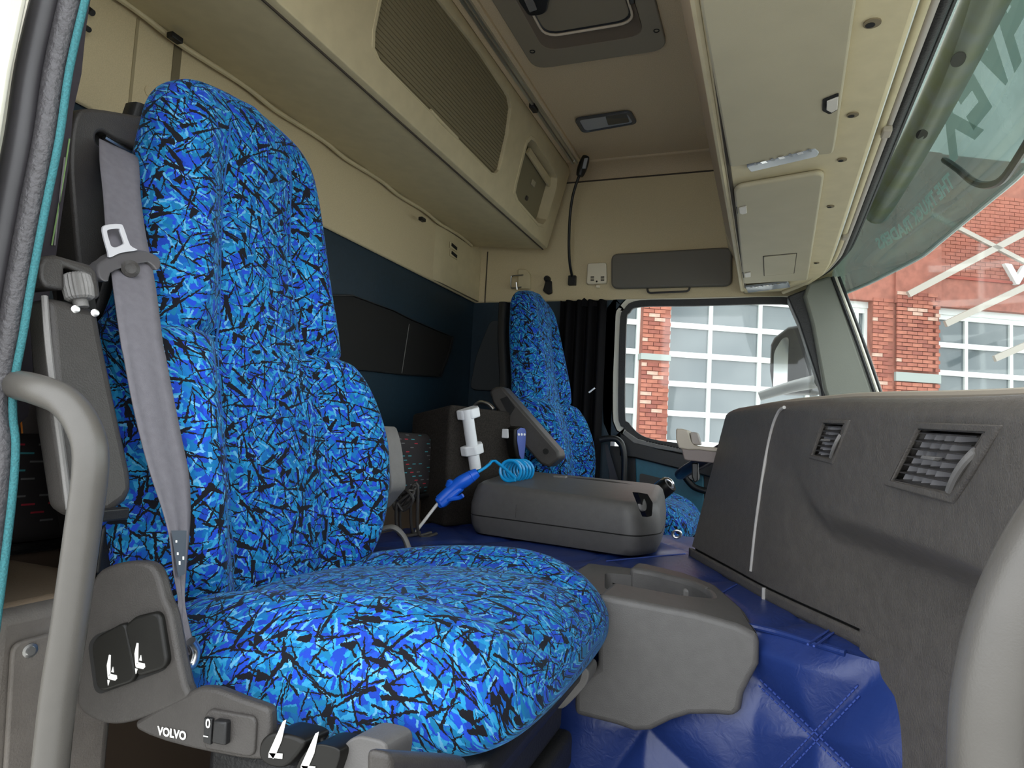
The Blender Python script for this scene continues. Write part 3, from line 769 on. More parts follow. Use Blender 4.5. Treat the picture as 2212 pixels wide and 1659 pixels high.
for gx in (1277, 1299):
    for k in range(4):
        obj('slot', obox(at(gx + 2.5, 598 + k * 2.6, Y=YF - .0235), (1, 0, 0), (0, 1, 0), (0, 0, 1), .007, .001, .0013), VOID, cs)
obj('indicator', lathe(at(1289, 608, Y=YF - .023), (0, -1, 0), [(.004, 0), (.003, .002), (0, .002)], 8), VOID, cs)
obj('tab', obox(at(1292, 619, Y=YF - .012), (1, 0, 0), (0, 1, 0), (0, 0, 1), .008, .006, .005), CASE, al, bevel=.002)
sv = thing('side_sun_visor', 'grey rounded side sun visor folded against the wall over the window', 'sun visor', at(1450, 624, Y=YF))
obj('panel', prism(roundpoly([at(a, b, Y=YF - .006) for a, b in ((1322, 551), (1582, 536), (1582, 620), (1322, 626))], .03), (0, -.022, 0)), mat('grey visor plastic', (104, 100, 90), .6, bump=.1, bscale=700), sv, bevel=.008)
obj('grip', tube([at(a, b, Y=YF - .03) for a, b in ((1398, 623), (1402, 632), (1420, 632), (1470, 630), (1486, 628), (1490, 620))], .004, 8, 4), DKP, sv)
# ---- front overhead console
def yx(px, Z, py=0): return float(at(px, py, Z=Z)[0])
ZC = 1.32
fc = thing('overhead_console', 'cream overhead console with two lids above the windscreen', 'console', (.03, 1.5, ZC))
outline = [(-.10, .48), (.165, .48), (.165, 2.22), (.155, 2.36), (.12, 2.49), (.05, 2.585), (-.10, 2.615)]
bp = obj('underside', prism([(x, y, ZC) for x, y in outline], (0, 0, .06)), CREAMP, fc, bevel=.008)
prof = [(-.098, 1.325), (-.108, 1.36), (-.128, 1.41), (-.150, 1.47), (-.162, 1.56), (-.165, 1.849), (.2, 1.849), (.2, 1.37), (.15, 1.37)]
obj('housing', prism([(x, .48, z) for x, z in prof], (0, 1.86, 0)), mat('tan console back', (164, 144, 118), .7, bump=.15, bscale=600), fc, bevel=.012)
obj('far_cheek', prism(roundpoly([(x, 2.345, z) for x, z in ((-.10, 1.38), (-.16, 1.50), (-.165, 1.849), (.2, 1.849), (.2, 1.38))], .02), (0, .26, 0)), CREAM, fc, bevel=.01)
obj('rear_lip', tube([(-.101, .5, 1.324), (-.101, 2.56, 1.324)], .007, 8, 2), CREAMP, fc)
obj('edge_gap', tube([(-.088, .5, 1.319), (-.088, 2.5, 1.319)], .004, 6, 2), MATS['seam shadow'], fc)
def conspoly(pts, z=ZC - .001, r=.012): return roundpoly([at(a, b, Z=z) for a, b in pts], r)
lA = obj('lid', prism(conspoly([(1510, -120), (1514, 0), (1577, 352), (1700, 330), (1800, 322), (1805, 300), (1848, 0), (1866, -120)]), (0, 0, -.010)), LID, fc, bevel=.004)
lB = obj('lid', prism(conspoly([(1585, 402), (1596, 394), (1770, 364), (1781, 368), (1745, 598), (1606, 606)]), (0, 0, -.012)), LID, fc, bevel=.006)
def lampstrip(pts):
    o = obj('lamp_strip', prism(conspoly(pts, ZC - .004, .006), (0, 0, -.008)), CLEAR, fc, bevel=.002)
    q = [at(a, b, Z=ZC - .0125) for a, b in pts]
    a0, a1 = (q[0] + q[-1]) / 2, (q[1] + q[2] + q[3]) / 3 if len(q) > 4 else (q[1] + q[2]) / 2
    for k in range(7):
        c = a0 + (a1 - a0) * ((k + .8) / 7.6); d = nrm(a1 - a0)
        obj('lens_rib', obox(c, d, np.cross(d, (0, 0, 1)), (0, 0, 1), .0022 + .003 * (k % 2), .005, .001), CHROME if k % 2 else mat('grey reflector', (120, 124, 128), .3), o)
    return o
lampstrip([(1612, 352), (1760, 312), (1770, 320), (1766, 330), (1622, 364)])
lampstrip([(1610, 616), (1702, 606), (1708, 616), (1616, 628)])
for pts in ([(1777, 214), (1812, 200), (1809, 236), (1792, 246), (1776, 238)], [(1590, 446), (1612, 440), (1614, 460), (1600, 464), (1592, 460)], [(1603, 588), (1622, 584), (1622, 598), (1606, 600)]):
    k = obj('latch_recess', prism(conspoly(pts, ZC - .0115, .004), (0, 0, -.0012)), VOID, fc)
    q = inset([at(a, b, Z=ZC - .013) for a, b in pts], .72)
    obj('latch_tongue', prism([p + np.array([.003, 0, 0]) for p in q], (0, 0, -.003)), mat('pale latch', (206, 200, 190), .5), k, bevel=.001)
sq = conspoly([(1648, 553), (1722, 546), (1716, 590), (1650, 596)], ZC - .0131, .003)
obj('card_flap', prism(inset(sq, .95), (0, 0, -.002)), LID, lB, bevel=.0008)
obj('flap_gap', ringband(sq, inset(sq, .955), (0, 0, -.0006)), MATS['seam shadow'], lB)
for a, b, s in ((1884, 50, 1.0), (1842, 248, .85), (1819, 345, .8), (1794, 446, .75), (1764, 568, .7)):
    c = at(a, b, Z=ZC - .001)
    obj('screw_recess', lathe(c, (0, 0, -1), [(.011 * s, -.002), (.011 * s, .0012), (0, .0012)], 14), mat('recess wall', (120, 108, 84), .8), fc)
    obj('screw_hole', lathe(c + np.array([-.002, .002, -.001]), (0, 0, -1), [(.006 * s, 0), (.006 * s, .0008), (0, .0008)], 12), VOID, fc)
# header: stepped trim, aluminium rail and seals along the windscreen top
def hpath(px, Z, dy=0):
    x = yx(px, Z)
    return [(x, .5, Z), (x, 1.4, Z), (x, 2.15 + dy, Z), (x - .012, 2.33 + dy, Z - .004), (x - .045, 2.47 + dy, Z - .012), (x - .11, 2.57 + dy, Z - .02)]
hd_ = thing('windscreen_header', 'cream header trim with aluminium track and black seal along the windscreen top', 'trim', (.18, 1.5, 1.34))
obj('trim_step', tube(hpath(1948, 1.335), .008, 10, 6), CREAMP, hd_)
obj('track', tube(hpath(1964, 1.340), .0055, 8, 6), ALU, hd_)
obj('track', tube(hpath(1979, 1.343), .005, 8, 6), ALU, hd_)
obj('trim_bead', tube(hpath(1996, 1.353), .009, 10, 6), CREAMP, hd_)
obj('grey_bead', tube(hpath(2018, 1.362), .0075, 10, 6), mat('pale grey edge', (176, 168, 160), .6), hd_)
obj('rubber_seal', tube(hpath(2040, 1.372), .010, 10, 6), RUB, hd_)
obj('rubber_seal', tube(hpath(2058, 1.385), .006, 8, 6), RUB, hd_)
for a, b in ((1915, 285), (1826, 512)):
    obj('curtain_runner', obox(at(a, b, Z=1.342), (1, 0, 0), (0, 1, 0), (0, 0, 1), .008, .016, .006), BEIGEP, hd_, bevel=.003)
# ================================================================== DASHBOARD
def gl_(y): return interp(y, [.25, .6, .75, .85, .95, 1.03, 1.263, 1.63, 1.8], [.25, .24, .225, .195, .155, .118, -.009, -.174, -.25])
def gu_(y): return interp(y, [.25, .5, .69, .80, .93, 1.10, 1.27, 1.63, 1.8], [.165, .165, .160, .145, .112, .060, .018, -.089, -.145])
def sgl(y): return (gl_(y - .05) + gl_(y - .02) + gl_(y) + gl_(y + .02) + gl_(y + .05)) / 5
def sgu(y): return (gu_(y - .05) + gu_(y - .02) + gu_(y) + gu_(y + .02) + gu_(y + .05)) / 5
def zcr(y): return interp(y, [.25, .85, 1.07, 1.2, 1.66], [.655, .655, .66, .72, .72])
def dsurf(y, z):
    tc = sm(z, zcr(y) - .038, zcr(y) + .012); tl = min(1.15, max(0, (z - .45) / .39)); k = sm(y, 1.02, 1.42)
    return sgl(y) + (sgu(y) - sgl(y)) * (tc * (1 - k) + tl * k)
def ztop(y): return interp(y, [.25, .55, .85, 1.1, 1.4, 1.6, 1.66], [.79, .80, .816, .832, .842, .842, .835])
def zmin(y): return .522
def dashpt(px, py, off=0.0):
    r = ray(px, py); prev = None
    for t in np.linspace(.3, 2.6, 1200):
        p = CAM + r * t; d = p[0] - (dsurf(p[1], p[2]) + off)
        if prev is not None and d * prev[0] <= 0:
            a = prev[0] / (prev[0] - d); return prev[1] + (p - prev[1]) * a
        prev = (d, p)
    return CAM + r * 1.0
VQ = {'large': [(1976, 912), (2160, 918), (2056, 1088), (1908, 1048)], 'small': [(1775, 905), (1834, 907), (1796, 1003), (1745, 990)]}
def bil(q, u, v):
    q = [np.array(p, float) for p in q]
    return (1 - v) * ((1 - u) * q[0] + u * q[1]) + v * ((1 - u) * q[3] + u * q[2])
def inquad(q, x, y):
    s = []
    for i in range(4):
        a, b = q[i], q[(i + 1) % 4]; s.append((b[0] - a[0]) * (y - a[1]) - (b[1] - a[1]) * (x - a[0]))
    return all(v > 0 for v in s) or all(v < 0 for v in s)
def proj(p):
    c = ROT.T @ (np.array(p, float) - CAM); return c[0] / c[2] * F + CX, c[1] / c[2] * F + CY
da = thing('dashboard', 'wide dark grey dashboard with two air vents', 'dashboard', (.25, 1.2, .05))
NYs, NZs = 150, 70
ys = [1.66 - (1.66 - .25) * i / NYs for i in range(NYs + 1)]
V, Fc = [], []
rows = NZs + 1 + 8
for y in ys:
    zt_, zb_ = ztop(y) - .02, zmin(y)
    endr = .012 * (1 - sm(1.66 - y, 0, .03))
    for j in range(NZs + 1):
        z = zb_ + (zt_ - zb_) * j / NZs; V.append((dsurf(y, z) + endr, y, z))
    xt = dsurf(y, zt_) + endr
    for j in range(1, 9):
        a = j / 8
        if j <= 4: V.append((xt + .03 * (1 - math.cos(a * math.pi)), y, zt_ + .02 * math.sin(a * math.pi)))
        else: V.append((xt + .03 + (wsx(y, .86) - .02 - xt - .03) * (a - .5) * 2, y, zt_ + .02))
for i in range(NYs):
    for j in range(rows - 1):
        f = (i * rows + j, (i + 1) * rows + j, (i + 1) * rows + j + 1, i * rows + j + 1)
        c = np.mean([V[k] for k in f], axis=0); x, y = proj(c)
        if any(inquad([bil(q, .06, .06), bil(q, .93, .06), bil(q, .93, .94), bil(q, .06, .94)], x, y) for q in VQ.values()) and j < NZs: continue
        Fc.append(f)
# driver-side return of the dash
nb = len(V)
for j in range(rows): V.append((V[j][0] + .30, 1.72, V[j][2]))
for j in range(rows - 1): Fc.append((j, j + 1, nb + j + 1, nb + j))
db_ = obj('body', (V, Fc), DASH, da, sharp=60)
obj('lower_body', grid(lambda u, v: (dsurf(1.03 - .78 * u, .05 + .50 * v) + .0012, 1.03 - .78 * u, .05 + .50 * v), 60, 30), DASH, da, sharp=60)
# top pad edge in beige below the windscreen
obj('defroster_edge', tube([(dsurf(y, ztop(y) - .02) + .07, y, ztop(y) + .004) for y in np.linspace(1.6, .3, 12)], .006, 8, 3), BEIGEP, da)
# skirt under the groove
def skirt(u, v):
    y = 1.65 - .64 * u; z = .496 + .020 * v
    return (dsurf(y, .50) + .007, y, z)
obj('skirt', grid(skirt, 40, 3), DASH, da, solid=.006)
obj('groove', grid(lambda u, v: (dsurf(1.645 - .62 * u, .52) + .012, 1.645 - .62 * u, .51 + .016 * v), 30, 1), VOID, da)
obj('seam_strip', tube([dashpt(a, b, -.001) for a, b in ((1694, 880), (1682, 890), (1668, 925), (1655, 985), (1643, 1060), (1632, 1140), (1622, 1234))], .0030, 8, 4), SEAMG, da)
obj('seam_strip', tube([(dsurf(1.262, .5) + .003, 1.262, .517), (dsurf(1.262, .5) + .003, 1.262, .497)], .0035, 8, 2), SEAMG, da)
FING = mat('mid grey vent fin', (150, 148, 150), .45)
def vent(q, nsl, nf, fs_):
    P = lambda u, v, o=0.0: dashpt(*bil(q, u, v), o)
    av = obj('air_vent', ringband([P(*c, -.002) for c in ((0, 0), (1, 0), (1, 1), (0, 1))], [P(*c, -.002) for c in ((.06, .10), (.86, .10), (.86, .90), (.06, .90))], (.006, 0, 0)), DASH, da, bevel=.002)
    obj('vent_chamber', join(prism([P(*c, .035) for c in ((-.02, -.02), (1.02, -.02), (1.02, 1.02), (-.02, 1.02))], (.002, 0, 0))), VOID, av)
    for (u0, v0, u1, v1) in ((.06, .10, .86, .10), (.86, .10, .86, .90), (.86, .90, .06, .90), (.06, .90, .06, .10)):
        obj('vent_wall', ([P(u0, v0, .0), P(u1, v1, .0), P(u1, v1, 0) + np.array([.036, .0, 0]), P(u0, v0, 0) + np.array([.036, 0, 0])], [(0, 1, 2, 3)]), DKP, av, solid=.002)
    ax = P(1, .5) - P(0, .5); up = P(.5, 0) - P(.5, 1); nn = nrm(np.cross(ax, up))
    if nn[0] > 0: nn = -nn
    for k in range(nsl + 1):
        v = .14 + .72 * k / nsl
        a, b = P(.07, v, .004), P(.84, v, .004)
        obj('slat', obox((a + b) / 2 - nn * .008, b - a, -nn + .25 * nrm(up), up, np.linalg.norm(b - a) / 2, .010, .0011), DKP, av)
        if k < nsl:
            for m_ in range(nf):
                u = .14 + .66 * (m_ + .5) / nf; v2 = v + .36 / nsl
                obj('fin', obox(P(u, v2, .013), nrm(ax) - nn * .7, up, np.cross(ax, up), np.linalg.norm(ax) * .66 / nf * .43, np.linalg.norm(up) * .72 / nsl * .36, .0008), FING, av)
    t = obj('tab', obox(P(.42, .5, -.001), ax, up, nn, np.linalg.norm(ax) * .09, np.linalg.norm(up) * .025, .004), GREYP, av, bevel=.001)
    a, b = P(.80, .52, .0), P(.86, .88, .0)
    obj('thumb_wheel', tube([P(.90, .34, -.002), P(.85, .50, -.006), P(.84, .68, -.006), P(.87, .86, -.002)], .0035 * fs_, 8, 6), GREYP, av)
    return av
vent(VQ['large'], 6, 5, 1.0)
vent(VQ['small'], 6, 3, .7)
# ================================================================== ENGINE TUNNEL
def ye(x): return interp(x, [-1.0, -.3, 0, .106, .25], [1.13, 1.12, 1.085, 1.01, .93])
tn = thing('engine_tunnel_cover', 'royal blue quilted leather cover over the engine tunnel between the seats', 'cover', (-.3, 1.5, 0))
ZT = .50
def ytp(x): return max(ye(x), interp(x, [-.345, -.338, -.216, -.142, -.079, -.028, -.005, .02], [1.1, 1.36, 1.362, 1.335, 1.271, 1.142, 1.06, 1.0]))
def ttop(u, v):
    x = -.88 + 1.18 * u; y0 = ytp(x); y = y0 + (2.02 - y0) * v
    d = min(abs(((x * .8 + y * .6) / .26) % 1 - .5), abs(((x * .8 - y * .6) / .26) % 1 - .5)) * .26
    edge = min(1, v / .04) * min(1, (1 - v) / .04)
    return (x, y, ZT - .012 + .010 * min(1, d / .03) ** .5 * edge)
obj('top_panel', grid(ttop, 90, 60), LEATH, tn, sharp=80)
SA = np.array([0, 1.085, .497]); SB = np.array([.106, 1.01, .497]); SD = np.array([0, 1.055, 0.0])
sn = nrm(np.cross(SB - SA, SD - SA)); sn = sn if sn[1] < 0 else -sn
Q0, Q1, Q2 = [onplane(a, b, SA, sn) for a, b in ((1765, 1590), (1615, 1445), (1862, 1488))]
e1, e2 = nrm(Q1 - Q0), nrm(Q2 - Q0)
def qd(p, q, e, S):
    d = np.linalg.norm(np.cross(p - q, e)) * (1 if np.cross(p - q, e).dot(sn) > 0 else -1)
    d = d % S; return min(d, S - d)
def tside(u, v):
    x = -.34 + .62 * u
    a = np.array([x, ye(x), .492]); b = np.array([x + .0, ye(x) - .03, .0]); p = a + (b - a) * v
    d = min(qd(p, Q0, e1, .17), qd(p, Q0, e2, .17))
    k = min(1, v / .06)
    return p + sn * (.024 * (1 - (1 - min(1, d / .075)) ** 2.2) * k)
obj('side_panel', grid(tside, 130, 110), LEATH, tn, sharp=80)
obj('edge_piping', tube([np.array([x, ye(x) - .002, .492]) for x in np.linspace(-.34, .10, 12)], .0045, 8, 3), LEATH, tn)
st = []
for e in (e1, e2):
    perp = nrm(np.cross(e, sn))
    for sgn in (-1, 1):
        for k in range(-24, 26):
            c = Q0 + e * (k * .008) + perp * (.0045 * sgn) + sn * .004
            if c[0] > .115 or c[2] > .48: continue
            st.append(obox(c, e, perp, sn, .0028, .0009, .0012))
obj('stitching', join(*st), BLUET, tn, kind='stuff')
for p, q in (((1745, 1392), (1800, 1355)), ((1758, 1396), (1814, 1358)), ((1560, 1280), (1592, 1262)), ((1310, 1212), (1480, 1196))):
    obj('top_seam', tube([at(*p, Z=ZT - .001), at(*q, Z=ZT - .001)], .0016, 6, 2), BLUET, tn)
# ---- moulded tray on the tunnel flank
tr = thing('tunnel_tray', 'grey moulded plastic tray housing on the tunnel beside the passenger cushion', 'tray', (-.15, 1.2, .3))
fr_ = [(1290, 1284), (1320, 1289), (1500, 1323), (1590, 1348), (1632, 1368), (1652, 1392), (1648, 1420), (1625, 1462), (1606, 1500), (1600, 1535), (1585, 1550), (1545, 1546), (1490, 1546), (1450, 1558), (1405, 1580), (1370, 1582), (1330, 1568), (1240, 1545), (1240, 1472), (1290, 1442)]
tb = obj('housing', prism([at(a, b, Y=1.045) for a, b in fr_], (0, .36, 0)), mat('grey tray plastic', (92, 90, 89), .5, noise=.05, nscale=60, bump=.25, bscale=600), tr, sharp=50)
bk = [at(a, b, Z=.505) for a, b in ((1240, 1214), (1330, 1222), (1400, 1230), (1480, 1245), (1550, 1268), (1610, 1310), (1640, 1345), (1652, 1372))]
cutpl = [(p[0], p[1], .2) for p in bk] + [(.25, 1.05, .2), (.25, 1.7, .2), (-.5, 1.7, .2)]
rec = roundpoly([at(a, b, Z=.50) for a, b in ((1306, 1240), (1400, 1250), (1490, 1268), (1530, 1286), (1540, 1302), (1470, 1300), (1330, 1280), (1306, 1276))], .02)
recp = [(p[0], p[1], .44) for p in rec]
cut(tb, prism(cutpl, (0, 0, .4)), prism(recp, (0, 0, .3)), bevel=.009, seg=4)
tb.modifiers['bevel'].use_clamp_overlap = False
te = obj('housing_end', box(-.335, -.235, 1.112, 1.372, .34, .503), MATS['grey tray plastic'], tr, sharp=50)
cut(te, prism(recp, (0, 0, .3)))
obj('divider', obox(at(1502, 1296, Z=.475), (1, 0, 0), (0, 1, 0), (0, 0, 1), .022, .020, .022), GREYP, tr, bevel=.006)
# ---- grey storage box with lid
BOXG = mat('grey box plastic', (86, 84, 83), .5, noise=.05, nscale=60, bump=.2, bscale=600)
gb_ = thing('storage_box', 'grey plastic storage box with rounded lid standing between the seats', 'box', (-.5, 1.7, .5))
pl = [np.array(p) for p in ((-.715, 1.61, 0), (-.265, 1.505, 0), (-.225, 1.60, 0), (-.255, 1.90, 0), (-.74, 1.96, 0))]
def lev(s, z, dz=(0, 0, 0, 0, 0)):
    c = np.mean(pl, axis=0); return roundpoly([c + (p - c) * s + np.array([0, 0, z + d]) for p, d in zip(pl, dz)], .035, 4)
dzs = (.0, -.012, -.008, .012, .02)
obj('lower_shell', loft([lev(.90, .50), lev(.95, .503), lev(.985, .52), lev(1.0, .546)]), BOXG, gb_, sharp=50)
ldb = obj('lid', loft([lev(1.0, .549), lev(1.0, .575, [d * .5 for d in dzs]), lev(.975, .605, dzs), lev(.95, .622, dzs), lev(.91, .630, dzs), lev(.85, .632, dzs)]), BOXG, gb_, sharp=50)
obj('lid_gap', loft([lev(.992, .545), lev(.992, .55)]), VOID, gb_)
obj('lid_seam', tube([at(1118, 1056, Y=1.545), at(1122, 1052, Y=1.60), at(1116, 1090, Y=1.532), at(1114, 1118, Y=1.53)][2:] , .0012, 6, 2), DKP, ldb)
lt = obj('catch', prism(roundpoly([p + np.array([.004, 0, 0]) for p in [at(a, b, X=-.242) for a, b in ((1361, 1062), (1384, 1066), (1396, 1085), (1394, 1113), (1383, 1116))]], .006), (.010, 0, 0)), GLOSSB, gb_, bevel=.002)
obj('catch_button', lathe(at(1385, 1090, X=-.232), (1, -.3, .3), [(.014, 0), (.013, .005), (0, .008)], 14), GREYP, lt)
hin = obj('hinge_bar', tube([at(1180, 1033, Y=1.86), at(1290, 1040, Y=1.84), at(1370, 1052, Y=1.82)], .006, 8, 3), DKP, gb_)
obj('hinge_knuckle', obox(at(1210, 1034, Y=1.84), (1, 0, 0), (0, 1, 0), (0, 0, 1), .018, .010, .008), GREYP, hin, bevel=.002)
# ---- carpeted box
cb_ = thing('carpeted_box', 'black carpeted box with white tube and remote fixed to it', 'box', (-.83, 1.85, .5))
cA, cB, cC = np.array([-1.0, 1.80, .803]), np.array([-.823, 1.70, .832]), np.array([-.727, 1.95, .826]); cD = cA + cC - cB
bt = [np.array([p[0], p[1], .495]) for p in (cA, cB, cC, cD)]
tpv = [cA, cB, cC, cD]
obj('carcass', (tpv + bt, [(0, 1, 2, 3), (7, 6, 5, 4), (0, 4, 5, 1), (1, 5, 6, 2), (2, 6, 7, 3), (3, 7, 4, 0)]), CARPET, cb_, bevel=.012)
fn_ = nrm(np.cross(cC - cB, (0, 0, 1))); fn_ = fn_ if fn_[0] > 0 else -fn_
fn_ = nrm(np.array([fn_[0], fn_[1], 0]))
def cf(px, py, off): return onplane(px, py, cB + fn_ * off, fn_)
tbx = obj('white_tube', tube([cf(1008, 884, .028), cf(1027, 1012, .028)], .0165, 20, 2), WHITEP, cb_)
for a, b in ((1014, 892), (1022, 970)):
    c = cf(a, b, .022); dn = nrm(cf(1027, 1012, .02) - cf(1008, 884, .02)); sd = np.cross(fn_, dn)
    hexp = [c + sd * (s * .034) + fn_ * o for s, o in ((-1, -.018), (-1, .004), (-.45, .026), (.45, .026), (1, .004), (1, -.018))]
    obj('tube_clamp', prism([p - dn * .014 for p in hexp], dn * .028), WHITEP, cb_, bevel=.004)
obj('white_bracket', obox(cf(1097, 937, .012), cC - cB, (0, 0, 1), fn_, .013, .014, .014), WHITEP, cb_, bevel=.003)
rmp = [(1112, 926), (1120, 921), (1132, 922), (1138, 930), (1137, 960), (1134, 992), (1126, 997), (1117, 990), (1112, 960)]
rm_ = obj('remote_control', prism([cf(a, b, .05) for a, b in rmp], -fn_ * .035), GLOSSB, cb_, bevel=.006)
obj('remote_face', prism(inset([cf(a, b, .0512) for a, b in ((1116, 928), (1124, 922), (1133, 924), (1136, 932), (1134, 965), (1131, 992), (1126, 994), (1121, 985), (1116, 950))], .95), fn_ * .002), REMB, rm_)
for k in range(3):
    obj('remote_button', lathe(cf(1120 + k * 6.3, 938.5, .053), fn_, [(.0042, 0), (.0038, .002), (0, .0025)], 10), WHITEP, rm_)
tag(obj('chrome_loop', tube([at(a, b, Y=1.86) for a, b in ((1022, 884), (1030, 872), (1042, 869), (1056, 874), (1066, 884))], .006, 10), METAL), 'shiny metal loop lying on top of the carpeted box', 'metal loop')
# ---- blow gun with coiled hose
bgn = thing('blow_gun', 'bright blue air blow gun with steel nozzle leaning on the grey storage box', 'blow gun', at(960, 1085, Y=1.56))
g0, g1, g2, g3 = at(1032, 1020, Y=1.60), at(985, 1050, Y=1.58), at(950, 1082, Y=1.56), at(897, 1150, Y=1.52)
obj('grip', tube([g0, (g0 + g1) / 2, g1, g2], lambda t: .011 + .007 * math.sin(min(1, t * 1.3) * math.pi * .8), 14), BLUEP, bgn)
for k in range(9):
    c = g0 + (g1 - g0) * (.25 + k * .08); d = nrm(g1 - g0)
    obj('grip_rib', lathe(c, d, [(.0145, 0), (.0165, .0015), (.0145, .003)], 14), BLUEP, bgn)
obj('valve_body', obox(at(971, 1068, Y=1.57), g2 - g1, (0, 1, 0), np.cross(g2 - g1, (0, 1, 0)), .034, .012, .016), BLUEP, bgn, bevel=.006)
obj('trigger', tube([at(958, 1086, Y=1.56), at(972, 1079, Y=1.56), at(992, 1075, Y=1.57), at(1000, 1070, Y=1.57)], .0055, 8), BLUEP, bgn)
obj('trigger_stop', lathe(at(955, 1090, Y=1.56), (0, -1, 0), [(.008, -.008), (.008, .008), (0, .008)], 10), BLUEP, bgn)
obj('thumb_boss', lathe(at(974, 1044, Y=1.575), (.3, 0, 1), [(.012, -.01), (.012, .004), (.008, .008), (0, .008)], 12), BLUEP, bgn)
obj('nozzle', tube([g2, g2 + (g3 - g2) * .75, g2 + (g3 - g2) * .86, g3], lambda t: .0042 if t < .8 else .0042 - .012 * (t - .8), 10, 4), mat('white metal nozzle', (226, 224, 222), .35), bgn)
hs_ = [g0, at(1048, 1010, Y=1.62), at(1058, 1002, Y=1.64), at(1070, 996, Y=1.66)]
cA_, cB_ = at(1098, 1017, Y=1.65), at(1136, 1015, Y=1.77); dd = nrm(cB_ - cA_); uu = nrm(np.cross(dd, (0, 1, 0))); vv = np.cross(dd, uu)
Rr = .0265; N = 5.5
for k in range(int(N * 14) + 1):
    a = 2 * math.pi * k / 14 + 2.2
    hs_.append(cA_ + (cB_ - cA_) * (k / (N * 14)) + (uu * math.cos(a) + vv * math.sin(a)) * Rr)
tag(obj('air_hose', tube(hs_, .0040, 8, 2), HOSE), 'coiled bright cyan air hose lying on the grey storage box', 'hose')
# ================================================================== SEATS
YS = .825
def bell(a, c, w): return math.exp(-((a - c) / w) ** 2)
def resample(levels, n):
    L = np.array(levels, float); t = np.linspace(0, 1, len(L)); tt = np.linspace(0, 1, n)
    P = cmr(L, 12); k = np.linspace(0, len(P) - 1, n)
    return [P[int(round(i))] for i in k]
def padded(levels, ring, n=96):
    rings = [ring(l, n) for l in levels]
    V, Fc = loft(rings)
    U = []; acc = 0
    for i, r in enumerate(rings):
        r = np.array(r)
        if i: acc += float(np.mean(np.linalg.norm(r - np.array(rings[i - 1]), axis=1)))
        d = np.linalg.norm(np.diff(np.vstack([r, r[:1]]), axis=0), axis=1); s = np.concatenate([[0], np.cumsum(d)[:-1]])
        k = n // 4; s = s - s[k]
        U += [(float(a) + .5, acc) for a in s]
    return V, Fc, U
# backrest levels: z, front x, half width, thickness, bolster depth
BL = [(.50, -.650, .17, .07, .01), (.53, -.648, .215, .10, .03), (.58, -.652, .243, .115, .045), (.65, -.662, .258, .12, .055), (.72, -.675, .264, .12, .058), (.78, -.690, .258, .12, .055), (.83, -.705, .243, .115, .048),
      (.86, -.714, .228, .11, .036), (.875, -.718, .214, .105, .026), (.92, -.727, .198, .10, .030), (.98, -.738, .186, .10, .030), (1.04, -.748, .181, .10, .026), (1.10, -.757, .177, .10, .020), (1.16, -.766, .170, .095, .014), (1.205, -.774, .158, .09, .010), (1.235, -.783, .138, .075, .004), (1.252, -.792, .108, .055, 0), (1.262, -.80, .06, .03, 0)]
def bring(l, n):
    z, xf, hw, th, bo = l; out = []
    for k in range(n):
        a = 2 * math.pi * k / n; c, s = math.cos(a), math.sin(a)
        y = hw * c; x = xf - th / 2 + th / 2 * (1 if s >= 0 else -1) * abs(s) ** .45
        if s > 0:
            q = abs(c); wgt = min(1, s * 3)
            x += wgt * (1.3 * bo * bell(q, .74, .22) - .008 * (1 - sm(z, 1.08, 1.2)) * bell(q, .42, .06) - .006 * bell(q, .86, .02) + .006 * bell(q, 0, .3) - (.012 * bell(z, .868, .006) if q > .42 else 0))
        out.append((x, YS + y + .016 * sm(z, .95, 1.2), z))
    return out
CL = [(-.72, .495, .20, .05, 0), (-.70, .51, .225, .075, .008), (-.64, .528, .255, .095, .018), (-.56, .540, .270, .110, .026), (-.47, .550, .276, .120, .030), (-.38, .557, .276, .126, .030), (-.33, .558, .274, .128, .026), (-.285, .552, .266, .122, .02), (-.25, .540, .248, .105, .014), (-.225, .523, .215, .076, .007), (-.21, .508, .165, .045, 0), (-.204, .496, .09, .02, 0)]
def cring(l, n):
    x, zt_, hw, th, bo = l; out = []
    for k in range(n):
        a = 2 * math.pi * k / n; c, s = math.cos(a), math.sin(a)
        y = hw * c; z = zt_ - th / 2 + th / 2 * (1 if s >= 0 else -1) * abs(s) ** .55
        if s > 0:
            q = abs(c); z += min(1, s * 3) * (bo * bell(q, .72, .22) - .006 * bell(q, .45, .04) + .004 * bell(q, 0, .3))
        out.append((x, YS + .005 + y, z))
    return out
ps = thing('truck_seat', 'air sprung passenger seat in blue twig pattern fabric nearest the open door', 'seat', (-.45, YS, 0))
bkr = obj('backrest', padded(resample(BL, 90), bring), FABRIC, ps, sharp=70)
csh = obj('seat_cushion', padded(resample(CL, 70), cring), FABRIC, ps, sharp=70)
def seamline(fn_, n, name, par):
    obj(name, tube([fn_(k / n) for k in range(n + 1)], .0016, 6, 2), mat('blue seam', (24, 84, 150), .8), par)
def bpt(c, z, out=.001):
    l = [interp(z, [b[0] for b in BL], [b[i] for b in BL]) for i in range(5)]
    a = math.acos(c); r = bring(l, 360); k = int(round(a / (2 * math.pi) * 360)); p = np.array(r[k]); p[0] += out; return p
for sg in (-.42, .42): seamline(lambda t: bpt(sg, .56 + .64 * t), 30, 'seam', bkr)
